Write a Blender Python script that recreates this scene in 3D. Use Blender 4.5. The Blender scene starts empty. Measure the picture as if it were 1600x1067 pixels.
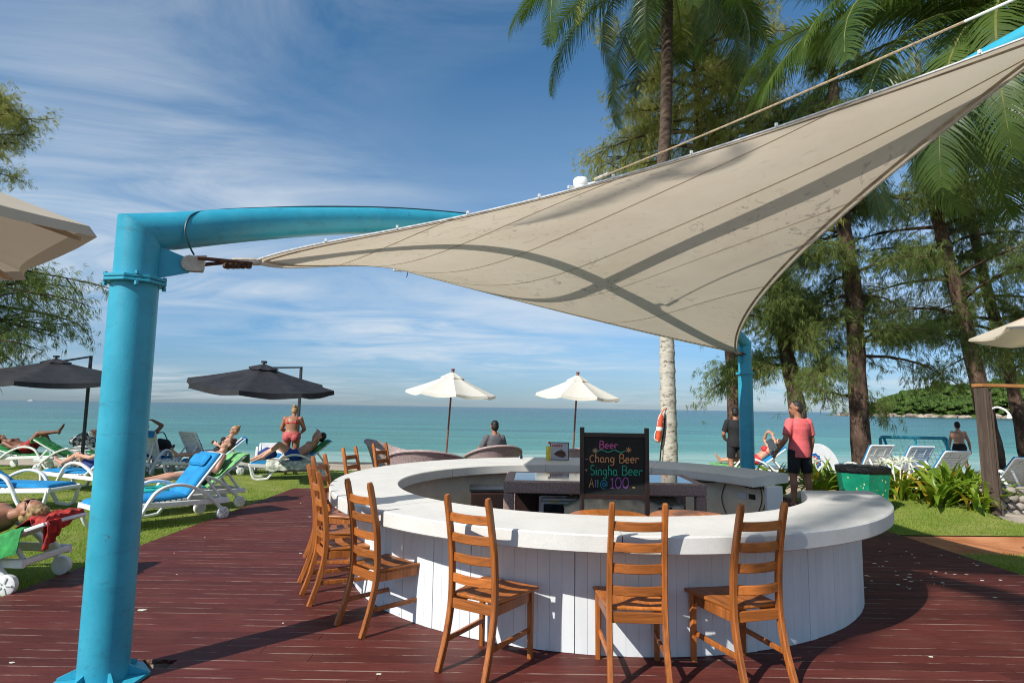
import bpy, math, random
import numpy as np
from mathutils import Vector, Matrix, noise

SC = bpy.context.scene
COL = SC.collection
PI = math.pi
rad = math.radians
RNG = random.Random(7)

# ------------------------------------------------------------ camera
EYE = Vector((0.0, 0.0, 1.65))
PITCH, ROLL = rad(6.15), rad(0.85)
cam_data = bpy.data.cameras.new('camera')
cam_data.sensor_width = 36.0
cam_data.lens = 957.0 / 1600.0 * 36.0
cam_data.clip_start = 0.05
cam_data.clip_end = 60000.0
cam = bpy.data.objects.new('camera', cam_data)
COL.objects.link(cam)
_f = Vector((0, math.cos(PITCH), math.sin(PITCH)))
_r0 = Vector((1, 0, 0))
_u0 = _r0.cross(_f)
_r = _r0 * math.cos(ROLL) + _u0 * math.sin(ROLL)
_u = _u0 * math.cos(ROLL) - _r0 * math.sin(ROLL)
cam.matrix_world = Matrix(((_r.x, _u.x, -_f.x, EYE.x), (_r.y, _u.y, -_f.y, EYE.y), (_r.z, _u.z, -_f.z, EYE.z), (0, 0, 0, 1)))
SC.camera = cam

# ------------------------------------------------------------ sky, sun, exposure
SUN_EL, SUN_AZ = rad(40.0), rad(225.0)          # azimuth clockwise from +Y: behind the camera, to the left
SUN_STRENGTH, SKY_STRENGTH, EXPOSURE = 4.7, 0.12, 0.33
to_sun = Vector((math.sin(SUN_AZ) * math.cos(SUN_EL), math.cos(SUN_AZ) * math.cos(SUN_EL), math.sin(SUN_EL)))
sun_d = bpy.data.lights.new('sun', 'SUN')
sun_d.energy = SUN_STRENGTH
sun_d.angle = rad(0.5)
sun_d.color = (1.0, 0.95, 0.87)
sun = bpy.data.objects.new('sun', sun_d)
COL.objects.link(sun)
sun.rotation_euler = (-to_sun).to_track_quat('-Z', 'Y').to_euler()
sun.location = to_sun * 50

world = bpy.data.worlds.new('World')
SC.world = world
world.use_nodes = True


def nd(nt, typ, **kw):
    n = nt.nodes.new(typ)
    for k, v in kw.items():
        setattr(n, k, v)
    return n


def setin(n, **kw):
    for k, v in kw.items():
        n.inputs[k.replace('_', ' ')].default_value = v
    return n


def math_n(nt, op, a, b=None, clamp=False):
    m = nd(nt, 'ShaderNodeMath', operation=op, use_clamp=clamp)
    for i, x in enumerate((a, b)):
        if x is None:
            continue
        if isinstance(x, (int, float)):
            m.inputs[i].default_value = x
        else:
            nt.links.new(x, m.inputs[i])
    return m.outputs[0]


def mixc(nt, fac, a, b, mode='MIX'):
    m = nd(nt, 'ShaderNodeMix', data_type='RGBA', blend_type=mode)
    m.clamp_factor = True
    if isinstance(fac, (int, float)):
        m.inputs[0].default_value = fac
    else:
        nt.links.new(fac, m.inputs[0])
    for i, x in ((6, a), (7, b)):
        if isinstance(x, tuple):
            m.inputs[i].default_value = (*x[:3], 1)
        else:
            nt.links.new(x, m.inputs[i])
    return m.outputs[2]


def ramp(nt, fac, stops):
    r = nd(nt, 'ShaderNodeValToRGB')
    e = r.color_ramp.elements
    while len(e) < len(stops):
        e.new(0.5)
    for el, (p, c) in zip(e, stops):
        el.position = p
        el.color = (c, c, c, 1) if isinstance(c, (int, float)) else (*c[:3], 1)
    if fac is not None:
        nt.links.new(fac, r.inputs[0])
    return r.outputs[0]


def noise_n(nt, vec, scale, detail=4, rough=0.55, dist=0.0):
    n = nd(nt, 'ShaderNodeTexNoise')
    setin(n, Scale=scale, Detail=detail, Roughness=rough, Distortion=dist)
    if vec is not None:
        nt.links.new(vec, n.inputs['Vector'])
    return n.outputs['Fac']


def mapping(nt, vec, scale=(1, 1, 1), rot=(0, 0, 0), loc=(0, 0, 0)):
    m = nd(nt, 'ShaderNodeMapping')
    m.inputs['Scale'].default_value = scale
    m.inputs['Rotation'].default_value = rot
    m.inputs['Location'].default_value = loc
    nt.links.new(vec, m.inputs['Vector'])
    return m.outputs[0]


def build_world():
    nt = world.node_tree
    nt.nodes.clear()
    out = nd(nt, 'ShaderNodeOutputWorld')
    bg = nd(nt, 'ShaderNodeBackground')
    bg.inputs['Strength'].default_value = SKY_STRENGTH
    sky = nd(nt, 'ShaderNodeTexSky', sky_type='NISHITA')
    sky.sun_disc = False
    sky.sun_elevation = SUN_EL
    sky.sun_rotation = SUN_AZ
    sky.air_density, sky.dust_density, sky.ozone_density = 1.0, 0.15, 1.6
    tc = nd(nt, 'ShaderNodeTexCoord')
    sep = nd(nt, 'ShaderNodeSeparateXYZ')
    nt.links.new(tc.outputs['Generated'], sep.inputs[0])
    z = math_n(nt, 'MAXIMUM', sep.outputs[2], 0.0)
    zz = math_n(nt, 'ADD', z, 0.10)
    cmb = nd(nt, 'ShaderNodeCombineXYZ')
    nt.links.new(math_n(nt, 'DIVIDE', sep.outputs[0], zz), cmb.inputs[0])
    nt.links.new(math_n(nt, 'DIVIDE', sep.outputs[1], zz), cmb.inputs[1])
    p = cmb.outputs[0]
    # high thin cirrus, drawn out along the wind
    wisps = noise_n(nt, mapping(nt, p, (0.62, 1.0, 1), (0, 0, rad(-32))), 1.5, 8, 0.60, 1.3)
    big = noise_n(nt, mapping(nt, p, (0.30, 0.34, 1), (0, 0, rad(20)), (5.5, 2.2, 0)), 1.0, 3, 0.5, 0.3)
    veil = noise_n(nt, mapping(nt, p, (0.26, 0.6, 1), (0, 0, rad(8)), (0.4, 5.2, 0)), 1.1, 6, 0.58, 0.9)
    m1 = math_n(nt, 'MULTIPLY', ramp(nt, wisps, [(0.38, 0.0), (0.78, 1.0)]), ramp(nt, big, [(0.40, 0.0), (0.60, 1.0)]))
    m2 = math_n(nt, 'MULTIPLY', ramp(nt, veil, [(0.30, 0.0), (0.76, 1.0)]), ramp(nt, z, [(0.0, 0.0), (0.06, 0.30), (0.15, 1.0), (0.30, 0.45), (0.5, 0.04)]))
    mask = math_n(nt, 'ADD', math_n(nt, 'MULTIPLY', m1, 0.80), math_n(nt, 'MULTIPLY', m2, 0.66), clamp=True)
    mask = math_n(nt, 'MULTIPLY', mask, ramp(nt, sep.outputs[2], [(0.0, 0.0), (0.012, 1.0)]))
    tint = mixc(nt, 1.0, sky.outputs[0], ramp(nt, z, [(0.0, (.25, .36, .60)), (.10, (.35, .53, .74)), (.25, (.42, .70, .84)), (.5, (.40, .72, .86))]), 'MULTIPLY')
    colour = mixc(nt, mask, tint, (5.0, 5.4, 5.8))
    nt.links.new(colour, bg.inputs['Color'])
    nt.links.new(bg.outputs[0], out.inputs[0])


build_world()
SC.view_settings.view_transform = 'Standard'
SC.view_settings.look = 'None'
SC.view_settings.exposure = EXPOSURE
SC.view_settings.gamma = 1.0
SC.view_settings.use_curve_mapping = False
SC.render.engine = 'CYCLES'
SC.cycles.use_denoising = True
SC.cycles.max_bounces = 8
SC.cycles.transparent_max_bounces = 16
SC.cycles.sample_clamp_indirect = 6.0
SC.cycles.filter_width = 1.05

# ------------------------------------------------------------ mesh helpers


def V(*a):
    return Vector(a[0]) if len(a) == 1 else Vector(a)


class MB:
    """collects shapes and links them as one mesh object"""

    def __init__(s):
        s.v, s.f = [], []

    def add(s, vs, fs):
        o = len(s.v)
        s.v += [tuple(v) for v in vs]
        s.f += [tuple(i + o for i in f) for f in fs]
        return s

    def box(s, c, size, rz=0.0, R=None, ch=0.0):
        hx, hy, hz = size[0] / 2, size[1] / 2, size[2] / 2
        M = R or Matrix.Rotation(rz, 3, 'Z')
        c = V(c)
        if ch <= 0:
            vs = [c + M @ V(x, y, z) for z in (-hz, hz) for x, y in ((-hx, -hy), (hx, -hy), (hx, hy), (-hx, hy))]
            return s.add(vs, [(3, 2, 1, 0), (4, 5, 6, 7), (0, 1, 5, 4), (1, 2, 6, 5), (2, 3, 7, 6), (3, 0, 4, 7)])
        ch = min(ch, hx * .9, hy * .9, hz * .9)
        rings = []
        for z, q in ((-hz, ch), (-hz + ch, 0), (hz - ch, 0), (hz, ch)):
            a, b = hx - q, hy - q
            k = ch if q == 0 else ch * .6
            rings.append([(-a + k, -b, z), (a - k, -b, z), (a, -b + k, z), (a, b - k, z), (a - k, b, z), (-a + k, b, z), (-a, b - k, z), (-a, -b + k, z)])
        vs = [c + M @ V(p) for r in rings for p in r]
        fs = [tuple(range(7, -1, -1)), tuple(range(24, 32))]
        for i in range(3):
            for j in range(8):
                fs.append((i * 8 + j, i * 8 + (j + 1) % 8, i * 8 + 8 + (j + 1) % 8, i * 8 + 8 + j))
        return s.add(vs, fs)

    def sweep(s, pts, cs, side=(1, 0, 0), scales=None, caps=True, closed=False):
        """cs: cross-section points (a along side, b along normal)"""
        pts = [V(p) for p in pts]
        n, m = len(pts), len(cs)
        vs = []
        for i, p in enumerate(pts):
            if closed:
                t = pts[(i + 1) % n] - pts[i - 1]
            else:
                t = pts[min(i + 1, n - 1)] - pts[max(i - 1, 0)]
            t.normalize()
            sd = V(side[i]) if isinstance(side, list) else V(side)
            sd = sd - t * sd.dot(t)
            if sd.length < 1e-5:
                sd = t.orthogonal()
            sd.normalize()
            nn = t.cross(sd)
            k = scales[i] if scales else 1.0
            ka, kb = k if isinstance(k, tuple) else (k, k)
            vs += [p + sd * (a * ka) + nn * (b * kb) for a, b in cs]
        fs = []
        for i in range(n if closed else n - 1):
            i2 = (i + 1) % n
            for j in range(m):
                fs.append((i * m + j, i * m + (j + 1) % m, i2 * m + (j + 1) % m, i2 * m + j))
        if caps and not closed:
            fs += [tuple(range(m - 1, -1, -1)), tuple((n - 1) * m + j for j in range(m))]
        return s.add(vs, fs)

    def beam(s, p0, p1, w, h, side=(1, 0, 0), ch=.18):
        return s.sweep([p0, p1], rect(w, h, ch), side)

    def tube(s, pts, r, n=8, caps=True, closed=False):
        cs = [(math.cos(2 * PI * j / n), math.sin(2 * PI * j / n)) for j in range(n)]
        rr = r if isinstance(r, (list, tuple)) else [r] * len(pts)
        pts = [V(p) for p in pts]
        d = (pts[-1] - pts[0])
        side = (1, 0, 0)
        if abs(d.x) > .7 * max(d.length, 1e-6):
            side = (0, 0, 1)
        return s.sweep(pts, cs, side, list(rr), caps, closed)

    def lathe(s, prof, n=24, c=(0, 0, 0), M=None):
        c = V(c)
        vs, fs = [], []
        for r, z in prof:
            for j in range(n):
                p = V(r * math.cos(2 * PI * j / n), r * math.sin(2 * PI * j / n), z)
                vs.append(c + (M @ p if M else p))
        for i in range(len(prof) - 1):
            for j in range(n):
                fs.append((i * n + j, i * n + (j + 1) % n, i * n + n + (j + 1) % n, i * n + n + j))
        fs += [tuple(range(n - 1, -1, -1)), tuple((len(prof) - 1) * n + j for j in range(n))]
        return s.add(vs, fs)

    def ell(s, c, r, M=None, n=12, m=8):
        r = (r, r, r) if isinstance(r, (int, float)) else r
        prof = [(max(math.sin(PI * i / m), 1e-3), -math.cos(PI * i / m)) for i in range(m + 1)]
        c = V(c)
        vs, fs = [], []
        for q, z in prof:
            for j in range(n):
                p = V(q * math.cos(2 * PI * j / n) * r[0], q * math.sin(2 * PI * j / n) * r[1], z * r[2])
                vs.append(c + (M @ p if M else p))
        for i in range(m):
            for j in range(n):
                fs.append((i * n + j, i * n + (j + 1) % n, i * n + n + (j + 1) % n, i * n + n + j))
        fs += [tuple(range(n - 1, -1, -1)), tuple(m * n + j for j in range(n))]
        return s.add(vs, fs)

    def prism(s, poly, z0, z1):
        n = len(poly)
        vs = [(x, y, z0) for x, y in poly] + [(x, y, z1) for x, y in poly]
        fs = [tuple(range(n - 1, -1, -1)), tuple(range(n, 2 * n))]
        fs += [(i, (i + 1) % n, n + (i + 1) % n, n + i) for i in range(n)]
        return s.add(vs, fs)

    def grid(s, fn, nu, nv):
        vs = [fn(i / nu, j / nv) for j in range(nv + 1) for i in range(nu + 1)]
        w = nu + 1
        fs = [(j * w + i, j * w + i + 1, (j + 1) * w + i + 1, (j + 1) * w + i) for j in range(nv) for i in range(nu)]
        return s.add(vs, fs)

    def xf(s, M):
        s.v = [tuple(M @ V(p)) for p in s.v]
        return s

    def mesh(s, name, mat=None, smooth=40):
        me = bpy.data.meshes.new(name)
        me.from_pydata(s.v, [], s.f)
        finish(me, mat, smooth)
        return me

    def build(s, name, mat, parent=None, loc=None, rz=0.0, smooth=40):
        return link(name, s.mesh(name, mat, smooth), parent, loc, rz)


def finish(me, mat, smooth):
    if mat:
        me.materials.append(mat)
    if smooth:
        me.polygons.foreach_set('use_smooth', [True] * len(me.polygons))
        me.set_sharp_from_angle(angle=rad(smooth))
    me.update()


def rect(w, h, ch=.18):
    a, b = w / 2, h / 2
    c = min(a, b) * ch * 2
    if ch <= 0:
        return [(-a, -b), (a, -b), (a, b), (-a, b)]
    return [(-a + c, -b), (a - c, -b), (a, -b + c), (a, b - c), (a - c, b), (-a + c, b), (-a, b - c), (-a, -b + c)]


def link(name, me, parent=None, loc=None, rz=0.0):
    o = bpy.data.objects.new(name, me)
    COL.objects.link(o)
    if parent:
        o.parent = parent
    if loc is not None:
        o.location = loc
    if rz:
        o.rotation_euler.z = rz
    return o


def tag(o, label=None, cat=None, group=None, kind=None):
    if label:
        o['label'] = label
    if cat:
        o['category'] = cat
    if group:
        o['group'] = group
    if kind:
        o['kind'] = kind
    return o


def thing(name, label, cat, loc=(0, 0, 0), rz=0.0, group=None):
    o = bpy.data.objects.new(name, None)
    COL.objects.link(o)
    o.empty_display_size = .1
    o.location = loc
    o.rotation_euler = (0, 0, rz)
    return tag(o, label, cat, group)


def copy_tree(o, parent=None):
    c = o.copy()
    COL.objects.link(c)
    c.parent = parent
    for ch in list(o.children):
        copy_tree(ch, c)
    return c


def dup(root, label, loc, rz, group=None):
    c = copy_tree(root)
    c.location = loc
    c.rotation_euler = (0, 0, rz)
    c['label'] = label
    if group:
        c['group'] = group
    return c


def bez(pts, n=10):
    """Catmull-Rom through pts"""
    P = [V(p) for p in pts]
    P = [P[0] * 2 - P[1]] + P + [P[-1] * 2 - P[-2]]
    out = []
    for i in range(1, len(P) - 2):
        a, b, c, d = P[i - 1:i + 3]
        for k in range(n):
            t = k / n
            out.append(.5 * ((2 * b) + (c - a) * t + (2 * a - 5 * b + 4 * c - d) * t * t + (3 * b - a - 3 * c + d) * t ** 3))
    out.append(P[-2].copy())
    return out


def np_mesh(name, verts, faces_flat, nper, mat, smooth=0):
    """fast mesh from numpy: verts (N,3), faces (M,nper)"""
    me = bpy.data.meshes.new(name)
    me.vertices.add(len(verts))
    me.vertices.foreach_set('co', np.asarray(verts, np.float32).ravel())
    m = len(faces_flat)
    me.loops.add(m * nper)
    me.loops.foreach_set('vertex_index', np.asarray(faces_flat, np.int32).ravel())
    me.polygons.add(m)
    me.polygons.foreach_set('loop_start', np.arange(0, m * nper, nper, dtype=np.int32))
    me.update(calc_edges=True)
    me.validate()
    finish(me, mat, smooth)
    return me


# ------------------------------------------------------------ materials


def material(name):
    m = bpy.data.materials.new(name)
    m.use_nodes = True
    nt = m.node_tree
    b = nt.nodes['Principled BSDF']
    return m, nt, b


def bump(nt, b, height, strength, dist=.01):
    n = nd(nt, 'ShaderNodeBump')
    n.inputs['Strength'].default_value = strength
    n.inputs['Distance'].default_value = dist
    nt.links.new(height, n.inputs['Height'])
    nt.links.new(n.outputs[0], b.inputs['Normal'])
    return n


def coords(nt, kind='Object'):
    if kind == 'World':
        return nd(nt, 'ShaderNodeNewGeometry').outputs['Position']
    return nd(nt, 'ShaderNodeTexCoord').outputs[kind]


def plain(name, col, rough=.55, var=.18, scale=9.0, bmp=.12, bscale=90.0, bdist=.004, spec=.4, kind='Object', obj_var=0.0, stretch=(1, 1, 1), metal=0.0, dark=None):
    m, nt, b = material(name)
    c = coords(nt, kind)
    c = mapping(nt, c, stretch)
    n1 = noise_n(nt, c, scale, 5, .6)
    dk = dark or tuple(x * (1 - 2 * var) for x in col)
    lt = tuple(min(1, x * (1 + var)) for x in col)
    base = mixc(nt, ramp(nt, n1, [(.3, 0.0), (.7, 1.0)]), dk, lt)
    if obj_var:
        oi = nd(nt, 'ShaderNodeObjectInfo').outputs['Random']
        base = mixc(nt, 1.0, base, ramp(nt, oi, [(0, 1 - obj_var), (1, 1 + obj_var * .6)]), 'MULTIPLY')
    nt.links.new(base, b.inputs['Base Color'])
    r = ramp(nt, n1, [(.2, max(0, rough - .08)), (.8, min(1, rough + .08))])
    nt.links.new(r, b.inputs['Roughness'])
    b.inputs['Specular IOR Level'].default_value = spec
    b.inputs['Metallic'].default_value = metal
    if bmp:
        bump(nt, b, noise_n(nt, c, bscale, 4, .6), bmp, bdist)
    return m


def wood(name, col, rough=.38, grain=(1, 1, .06), scale=26.0, obj_var=.3, spec=.45, wear=.5):
    m, nt, b = material(name)
    c = coords(nt, 'Object')
    oi = nd(nt, 'ShaderNodeObjectInfo').outputs['Random']
    c2 = nd(nt, 'ShaderNodeVectorMath', operation='ADD')
    nt.links.new(mapping(nt, c, grain), c2.inputs[0])
    cm = nd(nt, 'ShaderNodeCombineXYZ')
    nt.links.new(math_n(nt, 'MULTIPLY', oi, 37.0), cm.inputs[0])
    nt.links.new(math_n(nt, 'MULTIPLY', oi, 11.0), cm.inputs[2])
    nt.links.new(cm.outputs[0], c2.inputs[1])
    g = noise_n(nt, c2.outputs[0], scale, 6, .65, 1.2)
    big = noise_n(nt, c2.outputs[0], scale * .14, 3, .5, .4)
    base = mixc(nt, ramp(nt, g, [(.32, 0.0), (.68, 1.0)]), tuple(x * .55 for x in col), tuple(x * 1.25 for x in col))
    base = mixc(nt, 1.0, base, ramp(nt, big, [(.3, .75), (.7, 1.15)]), 'MULTIPLY')
    base = mixc(nt, 1.0, base, ramp(nt, oi, [(0, 1 - obj_var), (1, 1 + obj_var * .6)]), 'MULTIPLY')
    if wear:
        sc = noise_n(nt, c2.outputs[0], 17.0, 8, .75, .4)
        base = mixc(nt, ramp(nt, sc, [(.60, 0.0), (.74, wear)]), base, tuple(min(1, x * 1.3 + .10) for x in col))
        base = mixc(nt, ramp(nt, noise_n(nt, c2.outputs[0], 5.0, 6, .7), [(.56, 0.0), (.72, .5)]), base, tuple(x * .42 for x in col))
    nt.links.new(base, b.inputs['Base Color'])
    nt.links.new(ramp(nt, g, [(.2, rough + .12), (.8, rough - .05)]), b.inputs['Roughness'])
    b.inputs['Specular IOR Level'].default_value = spec
    bump(nt, b, g, .18, .002)
    return m


def leafy(name, col, col2, rough=.5, trans=.35, scale=1.2, spec=.35, through=(1.25, 1.3, .7)):
    """thin foliage: reflects and lets light through"""
    m, nt, b = material(name)
    c = coords(nt, 'World')
    f = ramp(nt, noise_n(nt, c, scale, 5, .65), [(.3, 0.0), (.7, 1.0)])
    base = mixc(nt, f, col, col2)
    nt.links.new(base, b.inputs['Base Color'])
    b.inputs['Roughness'].default_value = rough
    b.inputs['Specular IOR Level'].default_value = spec
    t = nd(nt, 'ShaderNodeBsdfTranslucent')
    nt.links.new(mixc(nt, 1.0, base, through, 'MULTIPLY'), t.inputs['Color'])
    mx = nd(nt, 'ShaderNodeMixShader')
    mx.inputs[0].default_value = trans
    nt.links.new(b.outputs[0], mx.inputs[1])
    nt.links.new(t.outputs[0], mx.inputs[2])
    nt.links.new(mx.outputs[0], nt.nodes['Material Output'].inputs['Surface'])
    return m


MAT = {}


def mats():
    M = MAT
    # painted steel of the sail frame
    m, nt, b = material('blue_paint')
    c = coords(nt, 'World')
    n = noise_n(nt, c, 3.0, 6, .65)
    scuff = noise_n(nt, mapping(nt, c, (1, 1, 2.2)), 7.0, 8, .72, .8)
    base = mixc(nt, ramp(nt, n, [(.3, 0.0), (.7, 1.0)]), (.020, .275, .40), (.034, .365, .51))
    base = mixc(nt, ramp(nt, scuff, [(.56, 0.0), (.74, .7)]), base, (.03, .12, .15))
    fade = noise_n(nt, mapping(nt, c, (2.2, 2.2, .45)), 2.3, 7, .7, .5)
    base = mixc(nt, ramp(nt, fade, [(.50, 0.0), (.72, .45)]), base, (.075, .36, .46))
    rustn = noise_n(nt, mapping(nt, c, (1, 1, .6)), 13.0, 8, .75, .3)
    base = mixc(nt, ramp(nt, rustn, [(.685, 0.0), (.72, .8)]), base, (.10, .05, .03))
    nt.links.new(base, b.inputs['Base Color'])
    nt.links.new(ramp(nt, n, [(.2, .30), (.8, .48)]), b.inputs['Roughness'])
    b.inputs['Specular IOR Level'].default_value = .5
    h = mixc(nt, .35, noise_n(nt, c, 130.0, 3, .5), noise_n(nt, c, 34.0, 3, .6))
    bump(nt, b, h, .38, .005)
    M['blue_paint'] = m
    M['deck_seam'] = plain('deck_seam', (.30, .235, .18), .9, .5, 3.0, .3, 60, kind='World', dark=(.035, .02, .017))
    # deck boards: dark red stain, worn pale along edges and scratches
    m, nt, b = material('deck_board_stain')
    c = coords(nt, 'World')
    gen = coords(nt, 'Generated')
    sp = nd(nt, 'ShaderNodeSeparateXYZ')
    nt.links.new(gen, sp.inputs[0])
    oi = nd(nt, 'ShaderNodeObjectInfo').outputs['Random']
    grain = noise_n(nt, mapping(nt, c, (1.2, 22, 8)), 3.2, 7, .68, .5)
    blotch = noise_n(nt, mapping(nt, c, (.8, 1.2, 1)), 1.1, 6, .62)
    base = mixc(nt, ramp(nt, grain, [(.3, 0.0), (.7, 1.0)]), (.058, .0125, .010), (.128, .029, .021))
    base = mixc(nt, 1.0, base, ramp(nt, oi, [(0, .78), (1, 1.18)]), 'MULTIPLY')
    base = mixc(nt, ramp(nt, blotch, [(.52, 0.0), (.74, .38)]), base, (.155, .066, .048))
    scr = noise_n(nt, mapping(nt, c, (1.7, 34, 10)), 2.6, 9, .78, .3)
    wearzone = noise_n(nt, c, 1.7, 5, .65)
    edge = math_n(nt, 'ABSOLUTE', math_n(nt, 'SUBTRACT', sp.outputs[1], .5))
    ew = math_n(nt, 'MULTIPLY', ramp(nt, edge, [(.455, 0.0), (.492, 1.0)]), ramp(nt, noise_n(nt, mapping(nt, c, (.9, 8, 1)), 2.1, 9, .78), [(.48, 0.0), (.57, 1.0)]))
    sw = math_n(nt, 'MULTIPLY', ramp(nt, scr, [(.68, 0.0), (.74, 1.0)]), ramp(nt, wearzone, [(.42, 0.0), (.62, .8)]))
    w = math_n(nt, 'MAXIMUM', math_n(nt, 'MULTIPLY', ew, .62), sw, clamp=True)
    base = mixc(nt, w, base, (.42, .33, .27))
    nt.links.new(base, b.inputs['Base Color'])
    nt.links.new(ramp(nt, blotch, [(.25, .50), (.75, .74)]), b.inputs['Roughness'])
    b.inputs['Specular IOR Level'].default_value = .24
    bump(nt, b, grain, .25, .003)
    M['deck'] = m
    # terrazzo-like counter stone
    m, nt, b = material('counter_stone')
    c = coords(nt, 'World')
    v = nd(nt, 'ShaderNodeTexVoronoi')
    v.inputs['Scale'].default_value = 190.0
    nt.links.new(c, v.inputs['Vector'])
    sepv = nd(nt, 'ShaderNodeSeparateColor')
    nt.links.new(v.outputs['Color'], sepv.inputs[0])
    spk = ramp(nt, sepv.outputs[0], [(.0, .70), (.5, 1.0), (.92, 1.06)])
    st = noise_n(nt, c, 2.4, 7, .7, .4)
    base = mixc(nt, ramp(nt, st, [(.3, 0.0), (.72, 1.0)]), (.57, .56, .525), (.69, .675, .64))
    base = mixc(nt, .32, base, mixc(nt, 1.0, base, spk, 'MULTIPLY'))
    nt.links.new(base, b.inputs['Base Color'])
    b.inputs['Roughness'].default_value = .62
    b.inputs['Specular IOR Level'].default_value = .35
    bump(nt, b, noise_n(nt, c, 160, 3, .6), .10, .002)
    M['counter'] = m
    # painted bar front boards with scuffs near the floor
    m, nt, b = material('white_board_paint')
    c = coords(nt, 'World')
    sp = nd(nt, 'ShaderNodeSeparateXYZ')
    nt.links.new(c, sp.inputs[0])
    n = noise_n(nt, mapping(nt, c, (1, 1, .3)), 5.0, 6, .65)
    base = mixc(nt, ramp(nt, n, [(.3, 0.0), (.7, 1.0)]), (.60, .64, .67), (.71, .74, .76))
    chips = math_n(nt, 'MULTIPLY', ramp(nt, noise_n(nt, c, 22, 6, .7), [(.66, 0.0), (.70, 1.0)]), ramp(nt, sp.outputs[2], [(.0, 1.0), (.16, 0.0)]))
    base = mixc(nt, chips, base, (.19, .12, .09))
    oi = nd(nt, 'ShaderNodeObjectInfo').outputs['Random']
    base = mixc(nt, 1.0, base, ramp(nt, oi, [(0, .965), (1, 1.02)]), 'MULTIPLY')
    nt.links.new(base, b.inputs['Base Color'])
    b.inputs['Roughness'].default_value = .5
    bump(nt, b, n, .1, .003)
    M['bar_board'] = m
    M['cream_wall'] = plain('cream_wall', (.86, .77, .60), .7, .1, 3, .1, 60, kind='World')
    M['teak'] = wood('teak', (.40, .125, .026), .36, (1, 1, .07), 30)
    M['teak_x'] = wood('teak_x', (.40, .125, .026), .36, (.07, 1, 1), 30)
    M['teak_flat'] = wood('teak_flat', (.46, .15, .03), .36, (1, .08, 1), 26)
    M['dark_wood'] = wood('dark_wood', (.022, .009, .007), .45, (1, 1, .1), 20)
    M['cabinet_wood'] = wood('cabinet_wood', (.085, .035, .022), .4, (.1, 1, 1), 20)
    M['grey_wood'] = wood('grey_wood', (.16, .115, .09), .8, (1, 1, .05), 16, spec=.2)
    M['orange_wood'] = wood('orange_wood', (.42, .19, .065), .7, (.05, 1, 1), 16, spec=.2)
    # sail cloth
    m, nt, b = material('sail_cloth')
    c = coords(nt, 'World')
    dirt = noise_n(nt, c, 1.3, 7, .68, .5)
    mould = noise_n(nt, mapping(nt, c, (1, .8, 1)), 3.1, 9, .74, 2.6)
    zone = noise_n(nt, c, .55, 3, .5)
    base = mixc(nt, ramp(nt, dirt, [(.28, 0.0), (.72, 1.0)]), (.78, .675, .52), (.88, .78, .62))
    mm = math_n(nt, 'MULTIPLY', ramp(nt, mould, [(.555, 0.0), (.62, 1.0)]), ramp(nt, zone, [(.44, 0.0), (.60, .7)]))
    base = mixc(nt, mm, base, (.36, .32, .265))
    speck = ramp(nt, noise_n(nt, c, 34, 4, .7), [(.66, 0.0), (.74, .35)])
    base = mixc(nt, speck, base, (.40, .35, .29))
    d = nd(nt, 'ShaderNodeBsdfDiffuse')
    t = nd(nt, 'ShaderNodeBsdfTranslucent')
    nt.links.new(base, d.inputs['Color'])
    nt.links.new(base, t.inputs['Color'])
    mx = nd(nt, 'ShaderNodeMixShader')
    mx.inputs[0].default_value = .33
    nt.links.new(d.outputs[0], mx.inputs[1])
    nt.links.new(t.outputs[0], mx.inputs[2])
    nt.links.new(mx.outputs[0], nt.nodes['Material Output'].inputs['Surface'])
    M['sail'] = m
    M['sail_seam'] = plain('sail_seam', (.58, .49, .37), .8, .15, 20, 0, kind='World')
    M['sail_hem'] = plain('sail_hem', (.52, .46, .38), .8, .25, 12, 0, kind='World')
    M['edge_cable'] = plain('edge_cable', (.62, .62, .62), .45, .2, 30, 0)
    M['white_metal'] = plain('white_metal', (.78, .78, .76), .4, .06, 8, .05)
    M['rope'] = plain('rope', (.45, .34, .22), .9, .25, 40, .4, 200)
    M['rust'] = plain('rust', (.10, .045, .025), .8, .4, 30, .3)
    M['dirty_white'] = plain('dirty_white', (.50, .44, .36), .6, .2, 14, .15)
    M['dark_cable'] = plain('dark_cable', (.016, .07, .085), .5, .1, 20, 0)
    M['black_cable'] = plain('black_cable', (.02, .018, .016), .5, .1, 20, 0)
    # plastics, cloths, skin
    M['plastic_white'] = plain('plastic_white', (.76, .77, .76), .38, .06, 5, .06, 60, obj_var=.05)
    M['plastic_grey'] = plain('plastic_grey', (.55, .57, .58), .4, .1, 5, .06, 60)
    M['blue_cushion'] = plain('blue_cushion', (.010, .235, .52), .8, .14, 6, .3, 140, .004)
    M['blue_towel'] = plain('blue_towel', (.015, .20, .50), .95, .2, 10, .5, 160, .006)
    M['green_towel'] = plain('green_towel', (.035, .27, .07), .95, .28, 9, .6, 150, .006)
    M['pale_green_towel'] = plain('pale_green_towel', (.17, .42, .16), .95, .2, 9, .6, 150, .006)
    M['turquoise_towel'] = plain('turquoise_towel', (.01, .37, .36), .95, .2, 9, .6, 150, .006)
    M['red_cloth'] = plain('red_cloth', (.42, .028, .02), .85, .4, 16, .4, 120, .006, dark=(.10, .012, .012))
    M['pale_cloth'] = plain('pale_cloth', (.60, .53, .55), .9, .18, 9, .4, 120)
    M['print_towel'] = plain('print_towel', (.66, .66, .58), .9, .2, 11, .4, 120, dark=(.05, .10, .05))
    M['beige_cloth'] = plain('beige_cloth', (.55, .47, .36), .9, .2, 9, .3, 120)
    M['pink_shirt'] = plain('pink_shirt', (.76, .14, .145), .85, .12, 8, .35, 26, .012)
    M['black_cloth'] = plain('black_cloth', (.016, .016, .018), .8, .3, 8, .35, 24, .012)
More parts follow.
